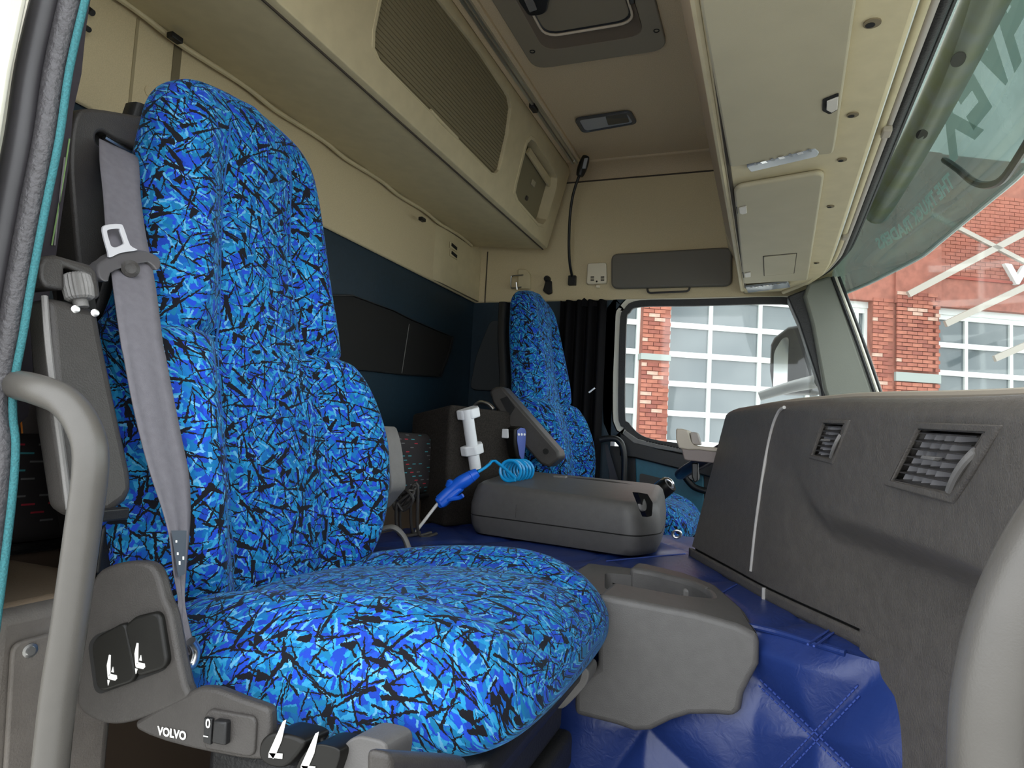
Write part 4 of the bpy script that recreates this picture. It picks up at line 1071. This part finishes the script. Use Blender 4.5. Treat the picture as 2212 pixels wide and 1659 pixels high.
# plain back shell and frame behind the cover
obj('back_shell', padded(resample([(z, xf - th * .75, hw * .96, .05, 0) for z, xf, hw, th, bo in BL[:15]], 30), lambda l, n: [(x - .012, y, z) for x, y, z in bring(l, n)], 48)[:2], BLKP, ps)
obj('seat_pan', box(-.68, -.24, .62, 1.04, .40, .445), BLKP, ps, bevel=.02)
for k in range(6):
    z = .05 + .055 * k; g = .014 * (k % 2)
    obj('bellows_fold', box(-.62 + g, -.26 - g, .64 + g, 1.02 - g, z, z + .054), RUB, ps, bevel=.012)
obj('base_plate', box(-.68, -.22, .60, 1.06, 0, .05), DKP, ps, bevel=.006)
obj('slide_rail', box(-.66, -.32, 1.035, 1.075, .36, .41), BLKP, ps, bevel=.006)
obj('front_apron', prism([at(a, b, X=-.235) for a, b in ((842, 1626), (1010, 1636), (1040, 1760), (842, 1760))], (-.02, 0, 0)), DKP, ps, bevel=.006)
# seat belt tower
TX = -.835
tw = obj('belt_tower', prism(roundpoly([at(a, b, X=TX) for a, b in ((162, 238), (200, 232), (372, 262), (372, 420), (330, 640), (190, 700), (168, 560), (150, 340))], .03), (-.06, 0, 0)), DKP, ps, sharp=50)
sl_ = roundpoly([at(a, b, X=TX) for a, b in ((207, 290), (222, 282), (250, 300), (292, 318), (303, 332), (300, 350), (286, 350), (262, 338), (210, 312))], .006)
cut(tw, prism([p + np.array([.02, 0, 0]) for p in sl_], (-.045, 0, 0)), bevel=.010, seg=3)
obj('slot_lining', prism([p + np.array([-.022, 0, 0]) for p in sl_], (-.002, 0, 0)), VOID, tw)
obj('slot_roller', tube([at(225, 296, X=TX - .01), at(292, 336, X=TX - .01)], .004, 8, 2), METAL, tw)
# armrest folded up beside the backrest
def axx(py): return -.665 + (py - 560) / 540 * .065
def ar(px, py, o=0.0): return at(px, py, X=axx(py) + o)
arm = obj('armrest', prism([ar(a, b) for a, b in ((98, 640), (150, 650), (214, 668), (222, 720), (255, 880), (286, 1020), (290, 1060), (276, 1085), (240, 1112), (180, 1122), (150, 1110), (118, 900))], (-.045, .010, 0)), DKP, ps, bevel=.010, label='folded up charcoal armrest with ribbed knob')
obj('side_lip', tube([ar(96, 640, .004), ar(104, 740, .004), ar(118, 860, .004), ar(135, 980, .004), ar(150, 1100, .004)], .003, 8, 4), GREYP, arm)
hdp = [(84, 572), (96, 554), (120, 550), (198, 572), (212, 586), (220, 640), (206, 650), (196, 636), (190, 596), (140, 575), (142, 628), (98, 622), (84, 600)]
obj('head_bracket', prism([ar(a, b, .004) for a, b in hdp], (-.05, .006, 0)), DKP, arm, bevel=.005)
obj('bracket_back', prism([ar(a, b, -.02) for a, b in ((135, 572), (200, 590), (208, 670), (138, 660))], (-.01, 0, 0)), VOID, arm)
kc, kd = ar(162, 592, .002), nrm(ar(174, 652, .002) - ar(162, 592, .002))
kl = float(np.linalg.norm(ar(174, 646, .002) - ar(162, 590, .002)))
nrib = 22; pr_ = []
side = nrm(np.cross(kd, (1, 0, 0))); fro = np.cross(side, kd)
def knr(r):
    return [r * (1 + .06 * (1 if k % 2 else -1)) for k in range(nrib * 2)]
obj('ribbed_knob', loft([[kc + kd * h + (side * math.cos(2 * math.pi * k / 44) + fro * math.sin(2 * math.pi * k / 44)) * rr for k, rr in enumerate(knr(r))] for r, h in ((.009, 0), (.0125, .003), (.0135, kl * .5), (.0125, kl - .002), (.010, kl))]), GREYP, arm, sharp=25)
obj('knob_stem', tube([ar(172, 645, 0), ar(176, 664, 0)], .007, 10, 2), GREYP, arm)
for a, b in ((163, 668), (205, 676)):
    obj('screw', lathe(ar(a, b, .001), (1, -.4, 0), [(.004, 0), (.004, .0006), (.003, .001), (0, .001)], 14), METAL, arm)
obj('end_hinge', obox(ar(228, 1112, .0), (0, 1, 0), (0, 0, 1), (1, 0, 0), .022, .006, .006), BLKP, arm, bevel=.002)
# side cover with two rocker toggles
YC = .50
def cv(px, py, o=0.0): return at(px, py, Y=YC + o)
sc_ = obj('side_cover', prism(cmr([cv(a, b) for a, b in ((196, 1262), (215, 1232), (262, 1215), (315, 1216), (338, 1240), (352, 1290), (368, 1330), (385, 1420), (398, 1480), (404, 1510), (330, 1545), (262, 1565), (210, 1560), (168, 1530), (166, 1480), (180, 1370), (186, 1290))], 3, True), (-.0, .014, 0)), DKP, ps, bevel=.009, seg=4)
obj('toggle_well', prism(roundpoly([cv(a, b, -.001) for a, b in ((190, 1392), (205, 1372), (340, 1322), (362, 1440), (350, 1450), (215, 1500), (203, 1490))], .006), (0, .004, 0)), VOID, sc_)
for pts in ([(196, 1394), (210, 1374), (262, 1346), (272, 1352), (292, 1456), (284, 1474), (222, 1494), (208, 1486)], [(268, 1352), (290, 1332), (332, 1322), (344, 1330), (360, 1430), (350, 1446), (300, 1462), (290, 1452)]):
    tg = obj('toggle_switch', prism(roundpoly([cv(a, b, -.006) for a, b in pts], .005), (0, .012, 0)), GLOSSB, sc_, bevel=.005)
def icon(px, py, s, Y, par, flip=False):
    o = at(px, py, Y=Y); R_ = lambda x, z: o + np.array([x * s, 0, z * s])
    obj('seat_symbol', join(prism([R_(-.001, .0), R_(-.0035, .010), R_(-.002, .020), R_(0, .020), R_(.001, .010), R_(.002, .002)], (0, .0006, 0)), prism([R_(-.001, 0), R_(.002, .003), R_(.010, .003), R_(.011, .0), R_(.009, -.002), R_(.0, -.002)], (0, .0006, 0)), prism([R_(.003, .005), R_(.006, .005), R_(.0045, .010)], (0, .0006, 0)), prism([R_(-.001, -.003), R_(.002, -.003), R_(.0005, -.008)], (0, .0006, 0))), WHITEPRINT, par, smooth=False)
icon(234, 1462, 1.0, YC - .0068, sc_)
icon(294, 1437, 1.0, YC - .0068, sc_)
# lower panel with name, rocker switch and levers
lp = obj('lower_panel', prism(cmr([cv(a, b) for a, b in ((290, 1560), (400, 1500), (430, 1486), (470, 1490), (520, 1510), (572, 1528), (582, 1545), (580, 1630), (545, 1642), (480, 1632), (400, 1615), (320, 1590))], 2, True), (0, .012, 0)), DKP, ps, bevel=.006)
ex = nrm(cv(402, 1592) - cv(342, 1580))
obj('name_lettering', textgeo('VOLVO', .0102, cv(371, 1585, -.0008), ex, np.cross((0, -1, 0), ex) * 1.0, bold=.0004), WHITEPRINT, lp, smooth=False)
obj('switch_frame', prism(roundpoly([cv(a, b, -.003) for a, b in ((440, 1546), (452, 1532), (545, 1548), (552, 1560), (548, 1630), (536, 1636), (440, 1618))], .004), (0, .006, 0)), DKP, lp, bevel=.003)
rk = obj('rocker_switch', prism([cv(a, b, -.009) for a, b in ((460, 1556), (488, 1560), (486, 1612), (456, 1606))], (0, .008, 0)), BLKP, lp, bevel=.002)
obj('rocker_side', prism([cv(a, b, -.006) for a, b in ((440, 1550), (458, 1553), (454, 1610), (438, 1604))], (0, .004, 0)), BLKP, lp, bevel=.001)
obj('switch_mark', textgeo('0', .011, cv(449, 1564, -.0068), ex, np.cross((0, -1, 0), ex), bold=.0002), WHITEPRINT, lp, smooth=False)
obj('switch_mark', prism([cv(a, b, -.0068) for a, b in ((439, 1589), (449, 1591), (449, 1593), (439, 1591))], (0, .0004, 0)), WHITEPRINT, lp)
for k, (pts, ic) in enumerate((([(560, 1600), (586, 1580), (640, 1592), (660, 1606), (636, 1640), (612, 1662), (572, 1654), (556, 1634)], (592, 1640)), ([(640, 1650), (668, 1612), (690, 1606), (730, 1616), (736, 1630), (712, 1700), (630, 1700)], (662, 1668)))):
    lv = obj('adjust_lever', prism(roundpoly([at(a, b, Y=.495) for a, b in pts], .008), (.006, .03, .0)), GLOSSB, ps, bevel=.004)
    o = at(*ic, Y=.494)
    obj('seat_symbol', join(prism([o + np.array(p) for p in ((-.001, 0, 0), (-.006, 0, .004), (.006, 0, .032), (.009, 0, .034), (.006, 0, .016), (.002, 0, .006))], (0, .0006, 0)), prism([o + np.array(p) for p in ((-.006, 0, .004), (.008, 0, .006), (.008, 0, .002), (-.006, 0, 0))], (0, .0006, 0))), WHITEPRINT, lv, smooth=False)
obj('pad_lever', prism(roundpoly([at(a, b, Y=.505) for a, b in ((728, 1640), (742, 1606), (770, 1588), (828, 1602), (838, 1622), (826, 1700), (722, 1700))], .008), (.005, .035, .0)), BOXG, ps, bevel=.006)
for a, b in (((712, 1578), (696, 1604)), ((722, 1580), (706, 1606)), ((756, 1586), (744, 1610))):
    obj('spring_wire', tube([at(*a, Y=.54), at((a[0] + b[0]) / 2 - 3, (a[1] + b[1]) / 2 + 2, Y=.53), at(*b, Y=.52)], .0012, 6, 4), METAL, ps)
obj('wire_bar', tube([at(690, 1600, Y=.52), at(738, 1612, Y=.52)], .002, 6, 2), METAL, ps)
obj('gas_lever', prism(roundpoly([at(a, b, Y=.97) for a, b in ((1165, 1500), (1262, 1440), (1274, 1452), (1268, 1480), (1222, 1528), (1206, 1534), (1180, 1518))], .012), (0, .05, 0)), GREYP, ps, bevel=.008)
obj('lever_mark', tube([at(1230, 1468, Y=.968), at(1240, 1476, Y=.968)], .0015, 6, 2), WHITEPRINT, ps)
obj('bracket_plate', prism([at(a, b, X=-.70) for a, b in ((222, 1140), (250, 1120), (262, 1170), (270, 1230), (210, 1240))], (-.02, 0, 0)), BLKP, ps, bevel=.003)
obj('bracket_bolt', lathe(at(247, 1184, X=-.698), (1, -.5, 0), [(.006, 0), (.006, .004), (0, .005)], 10), METAL, ps)
obj('recline_cover', prism(cmr([at(a, b, Y=1.13) for a, b in ((852, 920), (868, 960), (874, 1010), (878, 1050), (866, 1068), (836, 1100), (820, 1080), (830, 980))], 3, True), (0, -.05, 0)), GREYP, ps, bevel=.006)
obj('buckle_arm', tube([at(820, 1145, Y=1.14), at(850, 1140, Y=1.15), at(872, 1160, Y=1.16), at(884, 1190, Y=1.16)], .014, 10, 6, flat=.4), GREYP, ps)
# ---- seat belt
sb = thing('seat_belt', 'grey seat belt with white tongue hanging over the passenger seat', 'seat belt', (-.6, .56, .48))
LV = [((214, 300), (296, 338), -.822), ((215, 350), (300, 358), -.80), ((222, 420), (303, 422), -.775), ((228, 500), (313, 500), -.745), ((237, 570), (326, 566), -.712), ((246, 640), (338, 640), -.680), ((262, 750), (352, 750), -.655), ((282, 860), (372, 858), -.635), ((303, 950), (390, 948), -.618), ((326, 1030), (406, 1030), -.600), ((350, 1100), (409, 1110), -.585), ((366, 1160), (406, 1165), -.575), ((376, 1240), (400, 1245), -.562), ((386, 1300), (398, 1300), -.550), ((376, 1345), (408, 1350), -.538), ((372, 1390), (420, 1396), -.528), ((378, 1412), (418, 1416), -.524)]
le = cmr([at(*l, X=x) for l, r, x in LV], 5); ri = cmr([at(*r, X=x) for l, r, x in LV], 5)
n = len(le); Vv, Ff = [], []
for i in range(n):
    for k in range(7):
        t = k / 6; p = le[i] * (1 - t) + ri[i] * t; Vv.append(p + np.array([.0016 * math.sin(t * math.pi * 4 + i * .05) * (1 if i > 30 else .3), 0, 0]))
for i in range(n - 1):
    for k in range(6): Ff.append((i * 7 + k, i * 7 + k + 1, i * 7 + 8 + k, i * 7 + 7 + k))
wb = obj('webbing', (Vv, Ff), BELT, sb, solid=.0016, sharp=80)
def bl(px, py, o=0.0): return at(px, py, X=interp(py, [l[0][1] for l in LV], [l[2] for l in LV]) + .006 + o)
tgb = obj('tongue_grip', prism(cmr([bl(a, b, .004) for a, b in ((212, 572), (228, 560), (250, 545), (300, 540), (326, 546), (346, 558), (348, 576), (338, 584), (322, 566), (268, 578), (240, 590), (236, 608), (222, 606), (214, 596))], 2, True), (-.016, 0, 0)), mat('dark grey buckle plastic', (84, 82, 84), .45), sb, bevel=.004)
tl = [(222, 498), (230, 486), (260, 484), (268, 492), (282, 530), (298, 540), (262, 546), (238, 556), (234, 545)]
ti = [(232, 502), (236, 496), (258, 494), (260, 500), (268, 522), (266, 528), (252, 534), (242, 532), (238, 524)]
obj('metal_tongue', ringband(cmr([bl(a, b, .008) for a, b in tl], 3, True), cmr([bl(a, b, .008) for a, b in ti], 3, True), (-.003, 0, 0)), mat('white tongue metal', (232, 232, 238), .3, metal=.3), sb, bevel=.0008)
obj('stop_button', lathe(bl(281, 581, .004), (1, -.6, 0), [(.010, -.002), (.010, .003), (.006, .005), (.003, .004), (0, .004)], 16), DKP, sb)
lab = obj('belt_label', prism([bl(a, b, .001) for a, b in ((370, 1146), (402, 1146), (398, 1240), (384, 1246))], (.0008, 0, 0)), mat('slate label', (66, 74, 84), .6), sb)
for k, (a, b) in enumerate(((381, 1170), (384, 1196), (396, 1205), (388, 1215))):
    obj('label_print', prism([bl(a + dx, b + dy, .0022) for dx, dy in ((-2, -3), (1.5, -3), (1.5, 2 + k), (-2, 2 + k))], (.0003, 0, 0)), WHITEPRINT, lab)
obj('anchor_loop', tube([at(a, b, X=-.520) for a, b in ((385, 1412), (402, 1440), (416, 1432), (422, 1405), (412, 1385))], .005, 10, 5), METAL, sb)
obj('anchor_plate', prism([at(a, b, X=-.526) for a, b in ((384, 1420), (420, 1416), (416, 1446), (388, 1452))], (-.005, 0, 0)), BLKP, sb, bevel=.002)
# ---- driver seat: same seat, further across
ds = thing('truck_seat', 'driver seat in blue twig pattern fabric in front of the black curtain', 'seat', (-.45, YS + 1.48, 0))
for part in (bkr, csh):
    c = part.copy(); COL.objects.link(c); c.parent = ds; c.location = Vector((0, 0, .012)); LOC[c.name] = LOC[ds.name].copy()
    for ch in part.children:
        d = ch.copy(); COL.objects.link(d); d.parent = c
obj('back_shell', padded(resample([(z + .012, xf - th * .75, hw * .96, .05, 0) for z, xf, hw, th, bo in BL[:15]], 30), lambda l, n: [(x - .012, y + 1.48, z) for x, y, z in bring(l, n)], 48)[:2], BLKP, ds)
obj('base', box(-.66, -.24, 2.12, 2.50, 0, .45), DKP, ds, bevel=.01)
aD = obj('armrest', prism([at(a, b, Y=1.93) for a, b in ((1056, 846), (1066, 836), (1084, 834), (1094, 846), (1206, 974), (1209, 990), (1186, 1010), (1166, 1002), (1120, 950), (1064, 872))], (0, .07, 0)), DKP, ds, bevel=.008, label='slanting black armrest')
obj('armrest_inlay', prism([at(a, b, Y=1.928) for a, b in ((1080, 862), (1096, 856), (1112, 880), (1100, 900))], (0, .004, 0)), BLKP, aD)
obj('pivot_hole', lathe(at(1179, 975, Y=1.929), (0, -1, 0), [(.009, -.002), (.009, .002), (0, .002)], 14), VOID, aD)
obj('white_pin', tube([at(1272, 848, Y=2.42), at(1285, 838, Y=2.42)], .003, 6, 2), WHITEP, ds)
# ================================================================== REMAINING THINGS
# grab handles of the passenger doorway
gh = thing('grab_handle', 'satin grey curved grab handle beside the folded armrest', 'grab handle', at(110, 1700, Y=.42))
obj('bar', tube([at(a, b, Y=y) for a, b, y in ((14, 828, .44), (40, 832, .43), (82, 842, .42), (140, 868, .42), (182, 925, .42), (196, 1000, .42), (178, 1150, .42), (150, 1350, .42), (124, 1520, .42), (100, 1750, .42))], .0138, 20, 8), TUBEG, gh)
g2_ = thing('grab_handle', 'thick satin grey grab handle on the front pillar beside the dashboard', 'grab handle', (.12, .36, .5))
obj('bar', tube([at(a, b, Y=.36) for a, b in ((2370, 1050), (2310, 1120), (2242, 1230), (2190, 1350), (2158, 1480), (2146, 1600), (2146, 1760))], .0170, 20, 8), TUBEG, g2_)
# door seal of the passenger doorway
ds_ = thing('door_seal', 'black rubber door seal with teal piping along the passenger doorway', 'door seal', at(0, 1300, Y=.42))
def sl(dx, Y, pts=((198, -60), (184, 0), (150, 150), (128, 300), (98, 450), (70, 600), (50, 720), (30, 830), (28, 900), (34, 960), (28, 1060), (14, 1180), (0, 1290), (-14, 1400))):
    return [at(a + dx, b, Y=Y) for a, b in pts]
obj('teal_piping', tube(sl(0, .425), .0034, 10, 4), TEALC, ds_)
obj('textured_lip', tube(sl(-31, .42), .0095, 14, 4), mat('grained grey rubber', (66, 64, 67), .4, noise=.15, nscale=200, bump=.9, bscale=220), ds_)
obj('rubber_bulb', tube(sl(-84, .41), .0125, 14, 4), mat('satin black rubber', (52, 50, 53), .42, noise=.05, nscale=60), ds_)
tag(obj('body_pillar', prism([at(a, b, Y=.385) for a, b in ((-300, -80), (82, -80), (64, 0), (30, 160), (8, 300), (-20, 470), (-60, 700), (-90, 900), (-150, 1750), (-400, 1750))], (0, -.02, 0)), BODYW, bevel=.006), kind='structure')['label'] = 'cream white body pillar'
bpn = bpy.data.objects['body_pillar']; bpn.name = 'trim_2'
obj('dark_lining', prism([at(a, b, X=-.80) for a, b in ((150, -60), (205, -60), (186, 60), (176, 160), (158, 240), (148, 360), (120, 560), (60, 900), (-60, 1000), (-60, -60))], (-.01, 0, 0)), mat('dark plum lining', (44, 38, 44), .8, noise=.1, nscale=100), ds_)
obj('lining_stitch', tube([at(a, b, X=-.797) for a, b in ((150, 300), (138, 380), (126, 450), (112, 530))], .0009, 6, 3), mat('green thread', (120, 150, 92), .8), ds_)
obj('lining_stitch', tube([at(a, b, X=-.797) for a, b in ((140, 340), (130, 420), (118, 530))], .0009, 6, 3), mat('grey stitch', (120, 116, 118), .8), ds_)
# bunk behind the seats
bu = thing('bunk', 'black bunk mattress with small coloured dashes behind the seats', 'bunk', (-1.03, 1.5, .45))
obj('mattress', box(-1.185, -.90, .49, 2.58, .575, .745), BUNK, bu, bevel=.03, seg=4)
obj('mattress_piping', tube([(-.902, .50, .572), (-.902, 2.5, .572)], .007, 8, 2), BLKP, bu)
obj('bunk_base', box(-1.185, -.93, .49, 2.58, .05, .56), mat('bunk base brown', (96, 80, 66), .7), bu, bevel=.01)
obj('strap', prism([at(a, b, X=-.885) for a, b in ((24, 850), (128, 862), (130, 938), (30, 936))], (-.004, 0, 0)), mat('dark brown strap cloth', (66, 60, 58), .85, bump=.5, bscale=900), bu)
obj('strap_stitch', tube([at(42, 872, X=-.883), at(48, 936, X=-.883)], .0011, 6, 2), mat('orange thread', (206, 120, 40), .8), bu)
# sill panel below the doorway corner
sp_ = thing('sill_panel', 'grey brown moulded sill panel with a screw below the bunk', 'panel', (-.70, .5, 0))
obj('panel', box(-.72, -.69, .452, .60, 0, .555), SILL, sp_, bevel=.02)
obj('ledge', box(-.92, -.70, .452, .62, .535, .558), mat('tan ledge', (126, 108, 88), .7, bump=.3, bscale=400), sp_, bevel=.01)
cp = roundpoly([at(a, b, X=-.689) for a, b in ((18, 1388), (118, 1362), (118, 1700), (0, 1700))], .012)
obj('cover_plate', prism(cp, (.006, 0, 0)), SILL, sp_, bevel=.004)
obj('screw', lathe(at(64, 1405, X=-.683), (1, -.2, 0), [(.0075, 0), (.007, .0015), (.0045, .002), (.004, .004), (0, .004)], 16), METAL, sp_)
# cables between the passenger seat and the carpeted box
for s in range(4):
    r_ = random.Random(20 + s); pts = []
    for k in range(9):
        pts.append(at(868 + 22 * math.cos(k * 1.1 + s * 1.7) * r_.uniform(.6, 1.2) + s * 5, 1075 + 26 * math.sin(k * 1.1 + s) * r_.uniform(.6, 1.2), Y=1.42 + .02 * r_.random() + .01 * s))
    q_ = pts[-1]; pts.append(np.array([q_[0], q_[1] + .02, .506])); pts.append(np.array([q_[0] + .03, q_[1] + .06, .505]))
    tag(obj('cable', tube(pts, .0038, 8, 5), DKP), 'tangled dark grey cable behind the passenger seat', 'cable', 'cables behind the passenger seat')
tag(obj('cable_plug', obox(at(878, 1108, Z=.508), (1, .4, 0), (0, 1, 0), (0, 0, 1), .016, .012, .014), DKP, bevel=.004), 'dark grey plug among the tangled cables', 'plug')
# cup holder and steering wheel beyond the dash
ch = thing('cup_holder', 'beige and brown cup holder clipped to the edge of the dashboard', 'cup holder', at(1490, 1000, Y=1.68))
obj('shell', prism(roundpoly([at(a, b, Y=1.672) for a, b in ((1470, 962), (1552, 975), (1545, 1001), (1478, 994))], .006), (0, .08, 0)), mat('brown grey plastic', (120, 108, 104), .5), ch, bevel=.006)
obj('rim', prism(cmr([at(a, b, Y=1.668) for a, b in ((1460, 930), (1464, 926), (1484, 929), (1490, 945), (1496, 960), (1515, 964), (1552, 968), (1552, 977), (1510, 972), (1466, 968))], 2, True), (0, .085, 0)), BEIGEP, ch, bevel=.004)
obj('spring_tab', prism(roundpoly([at(a, b, Y=1.68) for a, b in ((1490, 933), (1506, 934), (1514, 962), (1494, 960))], .006), (0, .04, 0)), mat('taupe tab', (146, 138, 132), .5), ch, bevel=.004)
obj('bracket', prism([at(a, b, Y=1.70) for a, b in ((1494, 1000), (1508, 1000), (1508, 1038), (1500, 1044), (1494, 1030))], (0, .02, 0)), BLKP, ch, bevel=.003)
sw = thing('steering_wheel', 'dark blue black steering wheel rim behind the dashboard edge', 'steering wheel', (-.05, 2.26, .70))
wc = np.array([-.085, 2.27, .775]); wn_ = nrm([-.55, 0, .84]); wu = np.array([0, 1.0, 0]); wv = np.cross(wn_, wu)
obj('rim', tube([wc + (wu * math.cos(a) + wv * math.sin(a)) * .215 for a in np.linspace(0, 2 * math.pi, 40, endpoint=False)], .016, 12, 1, closed=True), mat('navy black leather', (22, 22, 34), .45), sw)
obj('hub', lathe(wc - wn_ * .03, wn_, [(.07, -.02), (.075, .0), (.06, .02), (0, .025)], 24), BLKP, sw)
for a in (0, math.pi, -math.pi / 2):
    d = wu * math.cos(a) + wv * math.sin(a)
    obj('spoke', obox(wc - wn_ * .012 + d * .13, d, np.cross(wn_, d), wn_, .085, .02, .006), BLKP, sw, bevel=.004)
obj('column', tube([wc - wn_ * .03, wc - wn_ * .35], .03, 12, 2), BLKP, sw)
# gear lever
gv = thing('gear_lever', 'black gear lever with chrome topped grip beside the storage box', 'gear lever', (-.33, 1.97, .5))
ga, gb2 = at(1380, 1098, Y=1.97), at(1448, 1046, Y=1.95)
gd = nrm(gb2 - ga)
obj('shaft', tube([(-.38, 1.99, .50), ga, ga + gd * .02], .012, 10, 4), BLKP, gv)
obj('grip', tube([ga, ga + (gb2 - ga) * .3, ga + (gb2 - ga) * .65, gb2], lambda t: .018 + .012 * math.sin(t * math.pi * .75), 16, 6, flat=.8), GLOSSB, gv)
obj('chrome_cap', tube([ga + (gb2 - ga) * .45 + np.array([0, -.004, .024]), ga + (gb2 - ga) * .8 + np.array([0, -.004, .026]), gb2 + np.array([.004, -.004, .006]), gb2 + np.array([.006, -.004, -.010])], lambda t: .009 * (1 - .5 * t), 10, 5), CHROME, gv)
# driver's grab handle, curtain, belt
dh = thing('grab_handle', 'black tubular grab handle behind the driver seat by the door', 'grab handle', at(1340, 1050, Y=2.50))
obj('bar', tube([at(a, b, Y=2.52) for a, b in ((1296, 950), (1316, 947), (1334, 950), (1345, 966), (1349, 1000), (1346, 1080))], .012, 12, 6), BLKP, dh)
def curt(u, v):
    a = at(1212 + 98 * u, 645, Y=2.57); x = a[0]; z = 1.30 - .8 * v
    return (x, 2.565 + .018 * math.sin(u * 26 + .4 * math.sin(v * 3)), z)
cu_ = thing('curtain', 'black pleated curtain hanging beside the driver window', 'curtain', (-.68, 2.57, .5))
obj('cloth', grid(curt, 80, 12), CURT, cu_, solid=.002, sharp=80)
obj('heading', prism([at(a, b, Y=2.56) for a, b in ((1252, 652), (1262, 643), (1272, 652), (1290, 652), (1290, 662), (1252, 662))], (0, .01, 0)), CURT, cu_)
tag(obj('driver_belt', prism([at(a, b, Y=2.54) for a, b in ((1306, 960), (1312, 960), (1342, 1060), (1322, 1060))], (0, .002, 0)), mat('dark belt webbing', (52, 52, 58), .8)), 'dark driver seat belt hanging behind the grab handle', 'seat belt')
tag(obj('key_ring', tube([at(1462 + 9 * math.cos(a), 1154 + 8 * math.sin(a), Y=1.70) for a in np.linspace(0, 2 * math.pi, 12, endpoint=False)], .003, 8, 2, closed=True), METAL), 'small wire ring hanging at the lower dash edge', 'ring')
